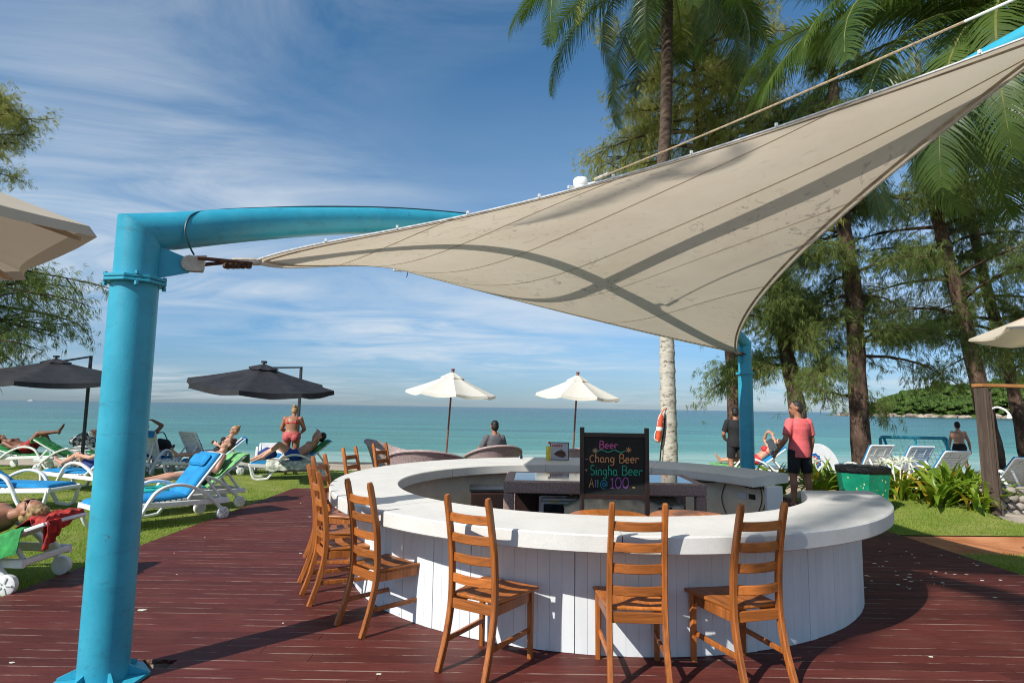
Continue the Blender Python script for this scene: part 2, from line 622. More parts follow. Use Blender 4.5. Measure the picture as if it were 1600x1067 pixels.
    M['navy_cloth'] = plain('navy_cloth', (.02, .045, .20), .8, .2, 8, .3, 24, .01)
    M['blue_shorts'] = plain('blue_shorts', (.01, .075, .36), .75, .2, 8, .3, 24, .01)
    M['red_shorts'] = plain('red_shorts', (.40, .02, .025), .75, .2, 8, .3, 24, .01)
    M['pink_bikini'] = plain('pink_bikini', (.50, .10, .10), .7, .15, 20, .1)
    M['red_bikini'] = plain('red_bikini', (.62, .035, .04), .6, .1, 20, .1)
    M['white_shorts'] = plain('white_shorts', (.68, .70, .72), .8, .1, 12, .2)
    M['skin_tan'] = plain('skin_tan', (.36, .165, .095), .5, .12, 7, .1, 120, .002, .4)
    M['skin_light'] = plain('skin_light', (.56, .30, .20), .5, .1, 7, .1, 120, .002, .4)
    M['skin_dark'] = plain('skin_dark', (.21, .09, .052), .48, .12, 7, .1, 120, .002, .4)
    M['hair_dark'] = plain('hair_dark', (.016, .011, .009), .45, .4, 50, .7, 150, .01)
    M['hair_brown'] = plain('hair_brown', (.10, .05, .025), .5, .4, 40, .8, 150, .01)
    M['hair_blond'] = plain('hair_blond', (.42, .27, .12), .55, .35, 40, .9, 140, .012)
    M['hair_grey'] = plain('hair_grey', (.028, .025, .024), .55, .4, 60, .6, 200, .005)
    M['wicker'] = plain('wicker_mauve', (.46, .35, .335), .75, .3, 60, .8, 110, .006)
    M['wicker_dark'] = plain('wicker_dark', (.34, .235, .215), .65, .35, 70, .8, 95, .006)
    M['yellow'] = plain('yellow', (.60, .49, .07), .7, .15, 12, .1)
    M['canvas_white'] = leafy('canvas_white', (.76, .73, .66), (.82, .79, .72), .9, .30, 3, .1, (1.0, .97, .9))
    M['canvas_beige'] = leafy('canvas_beige', (.62, .55, .44), (.70, .62, .50), .9, .30, 3, .1, (1.0, .95, .85))
    M['canvas_dark'] = plain('canvas_dark', (.026, .027, .031), .75, .2, 5, .2, 80, spec=.3)
    M['dark_metal'] = plain('dark_metal', (.035, .036, .04), .45, .15, 10, 0)
    M['umbrella_wood'] = wood('umbrella_wood', (.20, .065, .035), .5)
    M['chalkboard'] = plain('chalkboard', (.007, .009, .009), .8, .35, 14, .05)
    M['glass_top'] = plain('glass_top', (.05, .065, .07), .04, .1, 2, 0, spec=.9)
    M['appliance'] = plain('appliance', (.60, .61, .60), .4, .08, 8, .05)
    M['dark_panel'] = plain('dark_panel', (.014, .017, .022), .3, .2, 6, 0)
    M['crate_green'] = plain('crate_green', (.008, .16, .125), .5, .15, 8, .05)
    M['crate_blue'] = plain('crate_blue', (.01, .15, .32), .5, .15, 8, .05)
    M['bin_green'] = plain('bin_green', (.006, .235, .13), .42, .18, 5, .1, 40)
    M['bin_liner'] = plain('bin_liner', (.012, .012, .013), .38, .3, 8, .8, 22, .02)
    M['lifeguard_orange'] = plain('lifeguard_orange', (.72, .10, .035), .5, .15, 9, .05)
    M['stone'] = plain('stone', (.42, .37, .32), .85, .28, 9, .6, 30, .02, obj_var=.22)
    M['mortar'] = plain('mortar', (.10, .085, .07), .95, .3, 12, .5, 40, .01)
    M['rock'] = plain('rock', (.36, .29, .225), .9, .32, .25, .5, 1.2, .4, kind='World', obj_var=.25)
    M['pale_flecks'] = plain('pale_flecks', (.52, .50, .22), .7, .15, 12, .1)
    M['palm_bark'] = plain('palm_bark', (.13, .095, .07), .9, .42, 5, .8, 26, .03, stretch=(1, 1, 2.6))
    m, nt, b = material('palm_bark_lower')
    c = coords(nt, 'World')
    n = noise_n(nt, mapping(nt, c, (1, 1, 2.4)), 6.5, 7, .72, .4)
    sp = nd(nt, 'ShaderNodeSeparateXYZ')
    nt.links.new(c, sp.inputs[0])
    pale = ramp(nt, math_n(nt, 'MULTIPLY', sp.outputs[2], .1), [(.42, 1.0), (.56, 0.0)])
    a = mixc(nt, ramp(nt, n, [(.36, 0.0), (.50, 1.0)]), (.11, .085, .06), (.50, .46, .39))
    d2 = mixc(nt, ramp(nt, n, [(.35, 0.0), (.70, 1.0)]), (.035, .022, .015), (.15, .10, .07))
    nt.links.new(mixc(nt, pale, d2, a), b.inputs['Base Color'])
    b.inputs['Roughness'].default_value = .9
    bump(nt, b, n, .6, .03)
    M['palm_trunk'] = m
    M['bark'] = plain('casuarina_bark', (.115, .075, .055), .95, .42, 5, 1.0, 16, .05, kind='World', stretch=(1, 1, .35), spec=.2)
    M['frond'] = leafy('palm_frond', (.030, .066, .012), (.095, .150, .024), .42, .36, .9, .45)
    M['frond_yellow'] = leafy('palm_frond_yellow', (.13, .17, .018), (.26, .27, .035), .45, .38, 1.2, .4)
    M['rachis'] = plain('palm_rachis', (.16, .17, .045), .6, .2, 8, 0)
    M['needles'] = leafy('casuarina_needles', (.080, .125, .038), (.21, .255, .075), .6, .42, .55, .2)
    M['needles_olive'] = leafy('casuarina_needles_olive', (.20, .215, .06), (.42, .40, .14), .6, .45, .8, .2)
    M['lily_leaf'] = leafy('lily_leaf', (.09, .19, .016), (.25, .33, .03), .38, .34, 3.5, .5)
    M['lily_leaf_yellow'] = leafy('lily_leaf_yellow', (.38, .33, .03), (.42, .24, .03), .45, .34, 3.5, .4)
    M['petal'] = leafy('lily_petal', (.74, .74, .68), (.80, .80, .76), .6, .3, 3)
    M['far_leaf'] = leafy('headland_foliage', (.030, .070, .014), (.11, .17, .034), .65, .12, .11, .2)
    M['grass_blade'] = leafy('grass_blade', (.16, .265, .034), (.31, .37, .068), .6, .36, 1.6, .25)


mats()

# ------------------------------------------------------------ ground, beach, sea
def gz(x, y):
    z = -0.03
    if y > 15.8:
        z -= (y - 15.8) * 0.0667
    z += .17 * math.exp(-((x - 7.4) / 1.35) ** 2 - ((y - 10.7) / 1.2) ** 2)
    return z


def ground_mats():
    m, nt, b = material('sand')
    c = coords(nt, 'World')
    n = noise_n(nt, c, .9, 6, .65)
    sp = nd(nt, 'ShaderNodeSeparateXYZ')
    nt.links.new(c, sp.inputs[0])
    base = mixc(nt, ramp(nt, n, [(.3, 0.0), (.7, 1.0)]), (.36, .29, .21), (.52, .44, .33))
    wet = ramp(nt, math_n(nt, 'ADD', sp.outputs[2], math_n(nt, 'MULTIPLY', n, .12)), [(-.98 + 1, 1.0), (-.72 + 1, 0.0)])
    sh = math_n(nt, 'ADD', sp.outputs[2], 1.0)
    wet = ramp(nt, sh, [(.02, 1.0), (.22, 0.0)])
    base = mixc(nt, wet, base, (.17, .14, .10))
    nt.links.new(base, b.inputs['Base Color'])
    b.inputs['Roughness'].default_value = .95
    b.inputs['Specular IOR Level'].default_value = .15
    bump(nt, b, noise_n(nt, c, 9, 7, .7), .6, .04)
    MAT['sand'] = m
    m, nt, b = material('lawn')
    c = coords(nt, 'World')
    n = noise_n(nt, c, 1.1, 7, .68)
    f = noise_n(nt, c, 55, 4, .7)
    base = mixc(nt, ramp(nt, n, [(.32, 0.0), (.68, 1.0)]), (.17, .25, .038), (.30, .35, .075))
    base = mixc(nt, ramp(nt, f, [(.35, .55), (.62, 0.0)]), base, (.09, .14, .022))
    dry = ramp(nt, noise_n(nt, c, .6, 5, .7, .6), [(.48, 0.0), (.66, .75)])
    base = mixc(nt, dry, base, (.40, .35, .14))
    nt.links.new(base, b.inputs['Base Color'])
    b.inputs['Roughness'].default_value = .9
    b.inputs['Specular IOR Level'].default_value = .12
    bump(nt, b, f, .9, .03)
    MAT['lawn'] = m
    m, nt, b = material('sea_water')
    c = coords(nt, 'World')
    sp = nd(nt, 'ShaderNodeSeparateXYZ')
    nt.links.new(c, sp.inputs[0])
    wig = math_n(nt, 'MULTIPLY', math_n(nt, 'SUBTRACT', noise_n(nt, mapping(nt, c, (.02, .05, 1)), 1.0, 5, .6), .5), .9)
    lg = math_n(nt, 'ADD', math_n(nt, 'LOGARITHM', math_n(nt, 'MAXIMUM', sp.outputs[1], 1.0), 10.0), wig)
    t = math_n(nt, 'DIVIDE', math_n(nt, 'SUBTRACT', lg, 1.45), 2.0, clamp=True)
    base = ramp(nt, t, [(0.0, (.26, .40, .32)), (.06, (.060, .235, .178)), (.25, (.018, .142, .116)), (.55, (.009, .082, .082)), (1.0, (.006, .046, .058))])
    pat = noise_n(nt, mapping(nt, c, (.018, .16, 1)), 1.0, 7, .66, .6)
    base = mixc(nt, 1.0, base, ramp(nt, pat, [(.30, .62), (.70, 1.40)]), 'MULTIPLY')
    nt.links.new(base, b.inputs['Base Color'])
    b.inputs['Roughness'].default_value = .22
    b.inputs['Specular IOR Level'].default_value = .13
    w1 = noise_n(nt, mapping(nt, c, (.55, 1.5, 1)), 1.0, 6, .62, .5)
    w2 = noise_n(nt, mapping(nt, c, (.05, .17, 1)), 1.0, 5, .6, .4)
    h = mixc(nt, .6, w1, w2)
    bump(nt, b, h, .75, .9)
    MAT['water'] = m
    MAT['path'] = plain('path_terracotta', (.52, .235, .115), .9, .16, 2.2, .5, 60, .01, .2, kind='World', dark=(.36, .13, .045))
    MAT['concrete'] = plain('path_concrete', (.40, .345, .28), .9, .18, 2.4, .5, 50, .01, .2, kind='World')


ground_mats()


def sheet(name, x0, x1, y0, y1, n, m, lift, mat, keep=None):
    b = MB()
    b.grid(lambda u, v: (x0 + (x1 - x0) * u, y0 + (y1 - y0) * v, gz(x0 + (x1 - x0) * u, y0 + (y1 - y0) * v) + lift), n, m)
    if keep:
        b.f = [f for f in b.f if keep(sum(b.v[i][0] for i in f) / 4, sum(b.v[i][1] for i in f) / 4)]
    return tag(b.build(name, mat, smooth=60), kind='structure')


sheet('sand_beach', -220, 260, -60, 60, 120, 120, -.07, MAT['sand'])


def left_edge(x):                       # seaward edge of the lawn, slightly wavy
    return 16.5 + .35 * math.sin(x * .9) + .2 * math.sin(x * 2.3 + 1)


sheet('lawn', -40, -4.29, -14, 17.2, 150, 140, 0.0, MAT['lawn'], lambda x, y: y < left_edge(x))
sheet('lawn', -4.29, 5.3, 12.4, 17.2, 60, 40, 0.0, MAT['lawn'], lambda x, y: y < left_edge(x))


def on_right_lawn(x, y):
    if y < 7.62:
        return True
    if y < 8.76:
        return False
    return y < 12.2 and (x < 7.75 - (y - 8.76) * .05 + .10 * math.sin(y * 5) or (y < 9.55 + .12 * math.sin(x * 3) - .18 * (x - 7.7)))


sheet('lawn', 5.34, 20, -14, 12.2, 140, 250, 0.0, MAT['lawn'], on_right_lawn)
pb = MB()
pb.grid(lambda u, v: (5.34 + 14.6 * u, 7.55 + (8.82 - 7.55) * v, gz(5.34 + 14.6 * u, 7.55 + 1.27 * v) - .018), 30, 6)
tag(pb.build('path', MAT['path']), kind='structure')
pb = MB()
pb.grid(lambda u, v: (7.2 + 6.6 * u, 8.9 + 1.75 * v, gz(7.2 + 6.6 * u, 8.9 + 1.75 * v) - .022), 20, 8)
tag(pb.build('path', MAT['concrete']), kind='structure')

wb = MB()
ys = [22, 30, 45, 80, 150, 320, 700, 2000, 6000, 24000]
xs = [-24000, -6000, -1500, -400, -120, -40, 0, 40, 120, 400, 1500, 6000, 24000]
wb.add([(x, y, -1.0) for y in ys for x in xs], [(j * 13 + i, j * 13 + i + 1, j * 13 + 14 + i, j * 13 + 13 + i) for j in range(9) for i in range(12)])
tag(wb.build('sea', MAT['water'], smooth=0), kind='structure')


def grass():
    rs = np.random.RandomState(3)
    X, Y = [], []

    def scatter(x0, x1, y0, y1, dens, ok):
        n = int((x1 - x0) * (y1 - y0) * dens)
        x, y = rs.uniform(x0, x1, n), rs.uniform(y0, y1, n)
        k = np.array([ok(a, b) for a, b in zip(x, y)])
        X.append(x[k])
        Y.append(y[k])
    vis = lambda x, y: abs(x) < .88 * y + .4
    scatter(-7.5, -4.29, 4.6, 9.0, 1500, vis)
    scatter(-11, -4.29, 9.0, 12.5, 620, vis)
    scatter(-14, 4.0, 12.4, 16.6, 230, lambda x, y: vis(x, y) and (x < -4.2 or y > 12.5))
    scatter(5.36, 9.4, 6.2, 11.4, 1900, lambda x, y: vis(x, y) and on_right_lawn(x, y))
    x, y = np.concatenate(X), np.concatenate(Y)
    z = np.array([gz(a, b) for a, b in zip(x, y)])
    n = len(x)
    a = rs.uniform(0, 2 * PI, n)
    h = rs.uniform(.018, .050, n)
    w = rs.uniform(.0025, .0050, n)
    lean = rs.uniform(.2, 1.2, n) * h
    la = rs.uniform(0, 2 * PI, n)
    dx, dy = np.cos(a) * w, np.sin(a) * w
    P = np.empty((n, 3, 3))
    P[:, 0] = np.c_[x - dx, y - dy, z - .004]
    P[:, 1] = np.c_[x + dx, y + dy, z - .004]
    P[:, 2] = np.c_[x + np.cos(la) * lean, y + np.sin(la) * lean, z + h]
    me = np_mesh('grass', P.reshape(-1, 3), np.arange(n * 3).reshape(n, 3), 3, MAT['grass_blade'])
    tag(link('grass', me), 'short green grass blades covering the lawns beside the deck', 'grass', kind='stuff')


grass()

# ------------------------------------------------------------ deck of red-brown boards
DX0, DX1, DY0, DY1 = -4.28, 5.34, 2.0, 12.40


def deck():
    base = MB()
    hx0, hx1, hy0, hy1 = -2.33, -2.14, 4.055, 4.165            # a broken-out bit of board leaves the dark void under the deck open
    for a, b_, c, d in ((DX0 + .005, DX1 - .005, DY0 + .005, hy0), (DX0 + .005, DX1 - .005, hy1, DY1 - .005), (DX0 + .005, hx0, hy0, hy1), (hx1, DX1 - .005, hy0, hy1)):
        base.box(((a + b_) / 2, (c + d) / 2, -.0755), (b_ - a, d - c, .097))
    base.box(((DX0 + DX1) / 2, -1.0, -.0755), (DX1 - DX0 - .01, 5.99, .097))
    root = tag(base.build('deck', MAT['deck_seam'], smooth=0), kind='structure')
    unit = MB().box((0, 0, 0), (1, 1, 1)).mesh('board', MAT['deck'], 0)
    rows = 82
    pitch = (DY1 - DY0) / rows
    r = random.Random(11)
    for k in range(rows):
        wide = (k % 3 == 0)
        gap = .0065 if wide else .0028
        y = DY0 + (k + .5) * pitch
        cuts = sorted([DX0, DX1, DX0 + r.uniform(2.2, 4.2), DX0 + r.uniform(5.6, 7.9)])
        hole = abs(y - 4.11) < pitch * .5
        for i in range(3):
            a, b = cuts[i], cuts[i + 1]
            if hole and i == 0:
                cuts[1] = max(cuts[1], -1.0)
                b = -2.34
            if hole and i == 1:
                a = -2.13
            o = link('board', unit, root, ((a + b) / 2, y, -.0125 + r.uniform(-.0006, .0006)))
            o.scale = (b - a - .003, pitch - gap, .025)
    back = MB()
    back.box(((DX0 + DX1) / 2, -1.0, -.0135), (DX1 - DX0, 5.995, .027))
    tag(back.build('board_field', MAT['deck'], root, smooth=0), kind='stuff')
    # pale fallen petals and paint flakes lying on the boards
    rs = random.Random(5)
    fl = MB()
    for i in range(110):
        if i < 72:
            x, y = rs.gauss(4.1, .62), rs.gauss(6.9, .75)
        else:
            x, y = rs.uniform(-4, 5), rs.uniform(3.6, 11)
        if not (DX0 + .1 < x < DX1 - .1 and 3 < y < 12):
            continue
        s = rs.uniform(.004, .016) * (1.7 if i % 9 == 0 else 1)
        a = rs.uniform(0, 6.28)
        n = 5
        pts = [(x + s * (.6 + .5 * rs.random()) * math.cos(a + j * 2 * PI / n) * 1.7, y + s * (.6 + .5 * rs.random()) * math.sin(a + j * 2 * PI / n)) for j in range(n)]
        fl.prism(pts, .0005, .0022 + rs.uniform(0, .002))
    tag(fl.build('fallen_petals', MAT['petal'], smooth=0), 'pale fallen petals and paint flakes scattered over the deck', 'petals', kind='stuff')


deck()


# ------------------------------------------------------------ headland across the bay
def headland():
    def hz(x, y):
        # a ridge that climbs to the right and away from the shore
        s = (x - 262) / 120.0
        shore = 478 - (x - 262) * .82
        d = y - shore
        if d < 0:
            return -3.0
        up = 1 - math.exp(-d / 42.0)
        ridge = 5 + 15 * max(0, min(1, s * 1.25)) + 18 * max(0, min(1, (x - 330) / 220))
        tip = max(0, min(1, (x - 262) / 40.0))
        tip *= max(0, min(1, (x / y - .572) / .07))
        return -1.4 + up * ridge * tip + 1.1 * noise.noise(V(x * .05, y * .05, 0))
    b = MB()
    b.grid(lambda u, v: (250 + 400 * u, 120 + 560 * v, hz(250 + 400 * u, 120 + 560 * v)), 90, 110)
    b.f = [f for f in b.f if max(b.v[i][2] for i in f) > -2.4]
    tag(b.build('headland', MAT['far_leaf'], smooth=60), kind='structure')
    r = random.Random(21)
    # four crowns of real leaf clumps, shared by all trees over there
    crowns, trunks = [], []
    for k in range(5):
        rs = np.random.RandomState(40 + k)
        P = []
        lumps = 9 + k
        for j in range(lumps):
            a = rs.uniform(0, 2 * PI)
            q = rs.uniform(0, .72) ** .7
            c = np.array([math.cos(a) * q * .8, math.sin(a) * q * .8, .62 + rs.uniform(-.20, .30) * (1 - q * .5)])
            rr = rs.uniform(.22, .40)
            n = 130
            d = rs.normal(size=(n, 3))
            d /= np.linalg.norm(d, axis=1)[:, None]
            d[:, 2] = np.abs(d[:, 2]) * .8 - .18
            cen = c + d * rr * rs.uniform(.75, 1.08, (n, 1))
            t1 = np.cross(d, rs.normal(size=(n, 3)))
            t1 /= np.linalg.norm(t1, axis=1)[:, None] + 1e-6
            t2 = np.cross(d + rs.normal(size=(n, 3)) * .5, t1)
            t2 /= np.linalg.norm(t2, axis=1)[:, None] + 1e-6
            s = rs.uniform(.05, .11, (n, 1))
            P.append(np.stack([cen - t1 * s - t2 * s * .6, cen + t1 * s - t2 * s * .6, cen + t1 * s * .6 + t2 * s, cen - t1 * s * .7 + t2 * s], 1))
        P = np.concatenate(P).reshape(-1, 3)
        crowns.append(np_mesh('crown', P, np.arange(len(P)).reshape(-1, 4), 4, MAT['far_leaf']))
        t = MB()
        t.tube([(0, 0, -.3), (.02, 0, .3), (.05 - .03 * k, .03, .7)], [.035, .03, .012], 6)
        for j in range(3):
            a = j * 2.1 + k
            t.tube([(.01, 0, .3), (.25 * math.cos(a), .25 * math.sin(a), .66)], [.018, .006], 4)
        trunks.append(t.mesh('trunk', MAT['bark']))
    placed = 0
    lab = 'green tree of the dense wood on the rocky headland across the bay'
    spots = []
    for i in range(4000):
        x, y = r.uniform(268, 470), r.uniform(200, 560)
        shore = 478 - (x - 262) * .82
        d = y - shore
        if d < 6 or d > 110 or x / y > .92 or x / y < .582:
            continue
        if any((x - a) ** 2 + (y - c) ** 2 < (4.3 + d * .025) ** 2 for a, c in spots):
            continue
        spots.append((x, y))
        if len(spots) >= 250:
            break
    for x, y in spots:
        shore = 478 - (x - 262) * .82
        d = y - shore
        k = r.randrange(5)
        s = r.uniform(5.2, 8.6) * (0.8 if d < 12 else 1.0)
        tip = max(.55, min(1, (x - 255) / 45.0))
        root = thing('headland_tree', lab, 'tree', (x, y, hz(x, y) - .3), r.uniform(0, 6.28), 'trees on the headland')
        root.scale = (s * tip * r.uniform(.85, 1.15), s * tip, s * tip * r.uniform(.85, 1.3))
        link('crown', crowns[k], root)
        link('trunk', trunks[k], root)
    # boulders along its waterline
    rocks = []
    for k in range(5):
        b = MB().ell((0, 0, 0), 1.0, None, 12, 9)
        b.v = [tuple(V(p) * (1 + .38 * noise.noise(V(p) * 1.1 + V(k * 7, 3, 1)) + .12 * noise.noise(V(p) * 3 + V(k, 0, 5)))) for p in b.v]
        rocks.append(b.mesh('boulder', MAT['rock'], 50))
    for i in range(150):
        t = r.random()
        x = 250 + t * 190
        y = 478 - (x - 262) * .82 + r.uniform(-3.5, 4.5)
        if i % 25 == 0:
            y -= r.uniform(4, 10)
        s = r.uniform(.9, 2.6) * (1.35 if r.random() < .2 else 1) * (1.25 if t < .12 else 1)
        o = link('boulder', rocks[i % 5], None, (x, y, -1.2 + r.uniform(0, 1.0)))
        o.scale = (s * 1.4, s, s * r.uniform(.6, .95))
        o.rotation_euler = (0, 0, r.uniform(0, 6.28))
        tag(o, 'pale brown boulder on the shore of the headland across the bay', 'rock', 'boulders along the headland shore')


headland()
# far boats on the horizon
for x, y, s in ((-1480, 1900, 1.5), (-1230, 1900, .9)):
    lb = 'white boat speck on the horizon at the far left' if s > 1 else 'dark boat speck on the horizon left of the blue post'
    t = thing('boat', lb, 'boat', (x, y, -1.0), .4, 'distant boats')
    m = MB()
    m.prism([(-6 * s, -1.6 * s), (4 * s, -1.6 * s), (7 * s, 0), (4 * s, 1.6 * s), (-6 * s, 1.6 * s)], -.2, 1.6 * s)
    m.build('hull', MAT['plastic_white'] if s > 1 else MAT['dark_metal'], t)
    MB().box((-1 * s, 0, 2.4 * s), (5 * s, 2 * s, 1.7 * s)).build('cabin', MAT['plastic_white'], t)

# ------------------------------------------------------------ round bar
def ring_pt(cx, cy, rx, ry, a):
    return (cx + rx * math.cos(a), cy + ry * math.sin(a))


A0, A1 = rad(19), rad(348)
OUT = lambda a: ring_pt(.91, 6.93, 2.78, 3.03, a)
INN = lambda a: ring_pt(.90, 6.68, 2.06, 2.06, a)
WALL = lambda a, d=0.0: ring_pt(.92, 6.75, 2.50 - d, 2.43 - d, a)
TOP, SLAB = .87, .115


def bar():
    root = thing('bar_counter', 'round open bar with white stone counter top and white boarded front', 'bar', (.92, 6.9, 0))
    O = V(.92, 6.9, 0)
    nseg = 8
    for k in range(nseg):
        a0 = A0 + (A1 - A0) * k / nseg + (.0011 if k else 0)
        a1 = A0 + (A1 - A0) * (k + 1) / nseg - (.0011 if k < nseg - 1 else 0)
        n = 14
        b = MB()
        c = .009
        prof = [(0, c), (c, 0), (1, -c), (1.0, 0)]
        vs, fs = [], []
        for i in range(n + 1):
            a = a0 + (a1 - a0) * i / n
            pi, po = V(*INN(a), 0) - O, V(*OUT(a), 0) - O
            d = (po - pi).normalized()
            z0, z1 = TOP - SLAB, TOP
            for p, z in ((pi + d * c, z0), (po - d * c, z0), (po, z0 + c), (po, z1 - c), (po - d * c, z1), (pi + d * c, z1), (pi, z1 - c), (pi, z0 + c)):
                vs.append((p.x, p.y, z))
        for i in range(n):
            for j in range(8):
                fs.append((i * 8 + j, i * 8 + 8 + j, i * 8 + 8 + (j + 1) % 8, i * 8 + (j + 1) % 8))
        fs += [tuple(range(8)), tuple(n * 8 + j for j in range(7, -1, -1))]
        b.add(vs, fs)
        b.build('counter_slab', MAT['counter'], root, smooth=35)
    # wall core and inner face
    W0, W1 = A0 + rad(1.2), A1 - rad(1.2)
    b = MB()
    n = 96
    vs, fs = [], []
    for i in range(n + 1):
        a = W0 + (W1 - W0) * i / n
        for d, z in ((.014, .002), (.014, .754), (.20, .754), (.20, .002)):
            x, y = WALL(a, d)
            vs.append((x - O.x, y - O.y, z))
    for i in range(n):
        for j in range(4):
            fs.append((i * 4 + j, i * 4 + (j + 1) % 4, i * 4 + 4 + (j + 1) % 4, i * 4 + 4 + j))
    fs += [(3, 2, 1, 0), (n * 4, n * 4 + 1, n * 4 + 2, n * 4 + 3)]
    b.add(vs, fs)
    b.build('inner_wall', MAT['cream_wall'], root, smooth=35)
    # upright boards round the front
    L, pts = 0, []
    N = 3000
    prev = None
    acc = [0.0]
    for i in range(N + 1):
        a = W0 + (W1 - W0) * i / N
        p = V(*WALL(a), 0)
        if prev is not None:
            acc.append(acc[-1] + (p - prev).length)
        prev = p
    nb = int(acc[-1] / .0855)
    unit = MB()
    unit.sweep([(0, 0, .004), (0, 0, .752)], rect(.0847, .024, .07), (1, 0, 0))
    me = unit.mesh('board', MAT['bar_board'], 30)
    j = 0
    for k in range(nb):
        s = (k + .5) / nb * acc[-1]
        while acc[j + 1] < s:
            j += 1
        a = W0 + (W1 - W0) * j / N
        x, y = WALL(a)
        x2, y2 = WALL(a + .001)
        link('board', me, root, (x - O.x, y - O.y, RNG.uniform(-.003, 0)), math.atan2(y2 - y, x2 - x))
    # square end posts beside the opening
    for a, da in ((A0, .055), (A1, -.055)):
        x, y = WALL(a + da * .2, .10)
        q = MB().box((0, 0, .376), (.24, .05, .748), 0, None, .006)
        q.build('end_post', MAT['bar_board'], root, (x - O.x, y - O.y, .002), a)
    # sockets and wires on the inner face near the opening
    a = rad(28)
    x, y = WALL(a, .212)
    for k, (da, mt, sz) in enumerate(((rad(29.5), 'plastic_white', (.13, .012, .085)), (rad(25.6), 'dark_panel', (.10, .012, .06)))):
        x, y = WALL(da, .207)
        MB().box((0, 0, 0), sz, 0, None, .003).build('socket', MAT[mt], root, (x - O.x, y - O.y, .60), da + PI / 2)
    for da, z1 in ((rad(36), .06), (rad(22.5), .04), (rad(21), .10)):
        pts = []
        for i in range(9):
            t = i / 8
            x, y = WALL(da + .02 * math.sin(t * 7 + da * 9), .214)
            pts.append((x - O.x, y - O.y, .745 + (z1 - .745) * t))
        MB().tube(bez(pts, 3), .006, 6).build('cable', MAT['black_cable'], root)
    pts = []
    for i in range(13):
        t = i / 12
        x, y = WALL(rad(21) + rad(26) * t, .216)
        pts.append((x - O.x, y - O.y, .725 - .02 * math.sin(t * 9)))
    MB().tube(pts, .006, 6).build('cable', MAT['black_cable'], root)


bar()


# ------------------------------------------------------------ ladder-back chairs
def make_chair(label):
    t = thing('chair', label, 'chair', group='ladder-back chairs round the bar')
    T = MAT['teak']
    for s in (-1, 1):
        p = bez([(s * .175, -.125, 0), (s * .170, -.055, .20), (s * .168, -.012, .42), (s * .166, -.020, .70), (s * .162, -.062, .93), (s * .160, -.098, 1.085)], 5)
        sc = [(1, 1)] * (len(p) - 1) + [(.75, .75)]
        MB().sweep(p, rect(.034, .044, .16), (1, 0, 0), sc).build('back_post', T, t, smooth=30)
        MB().sweep([(s * .195, .385, 0), (s * .195, .385, .43)], rect(.038, .038, .14), (1, 0, 0), [(.85, .85), (1, 1)]).build('front_leg', T, t, smooth=30)
        MB().sweep([(s * .183, .37, .175), (s * .171, -.035, .175)], rect(.020, .032, .16), (1, 0, 0)).build('stretcher', T, t, smooth=30)
        MB().sweep([(s * .190, .37, .395), (s * .170, .008, .395)], rect(.020, .062, .12), (1, 0, 0)).build('apron', T, t, smooth=30)
    MB().sweep([(-.152, -.012, .395), (.152, -.012, .395)], rect(.022, .062, .12), (0, 1, 0)).build('apron', MAT['teak_x'], t, smooth=30)
    MB().sweep([(-.178, .385, .395), (.178, .385, .395)], rect(.022, .062, .12), (0, 1, 0)).build('apron', MAT['teak_x'], t, smooth=30)
    # scooped seat
    b = MB()
    n = 10
    for z in (0, 1):
        pass
    vs, fs = [], []
    outl = []
    W = lambda y: .174 + (.222 - .174) * (y - .006) / .424

    def top(u, v):
        y = .012 + .424 * v
        x = (u * 2 - 1) * W(y)
        return (x, y, .452 - .010 * math.exp(-((abs(x) - .085) / .07) ** 2) * math.exp(-((y - .17) / .13) ** 2))
    b.grid(top, 14, 12)
    nn = len(b.v)
    w = 15
    ring = [i for i in range(15)] + [15 * j + 14 for j in range(1, 13)] + [15 * 12 + i for i in range(13, -1, -1)] + [15 * j for j in range(11, 0, -1)]
    cx, cy = 0, .22
    low = []
    for z, k in ((.447, 1.015), (.434, 1.015), (.428, .99)):
        low.append([len(b.v) + i for i in range(len(ring))])
        b.v += [(cx + (b.v[i][0] - cx) * k, cy + (b.v[i][1] - cy) * k, z) for i in ring]
    rr = [ring] + low
    for a, c in zip(rr, rr[1:]):
        for i in range(len(ring)):
            i2 = (i + 1) % len(ring)
            b.f.append((a[i2], a[i], c[i], c[i2]))
    b.f.append(tuple(reversed(low[-1])))
    b.build('seat', MAT['teak_flat'], t, smooth=45)
    for z in (.555, .685, .815, .945):
        yb = -.012 - max(0, (z - .70)) * .215
        p = [(-.155 + .31 * i / 8, yb - .030 * math.sin(PI * i / 8), z) for i in range(9)]
        MB().sweep(p, rect(.056, .020, .2), (0, 0, 1)).build('slat', MAT['teak_x'], t, smooth=30)
    return t


def chair_pos(mx, my, ax):
    """base mid of the rear legs and facing angle (clockwise from +Y)"""
    rz = -ax
    off = Matrix.Rotation(rz, 3, 'Z') @ V(0, .125, 0)
    return (mx + off.x, my + off.y, 0), rz


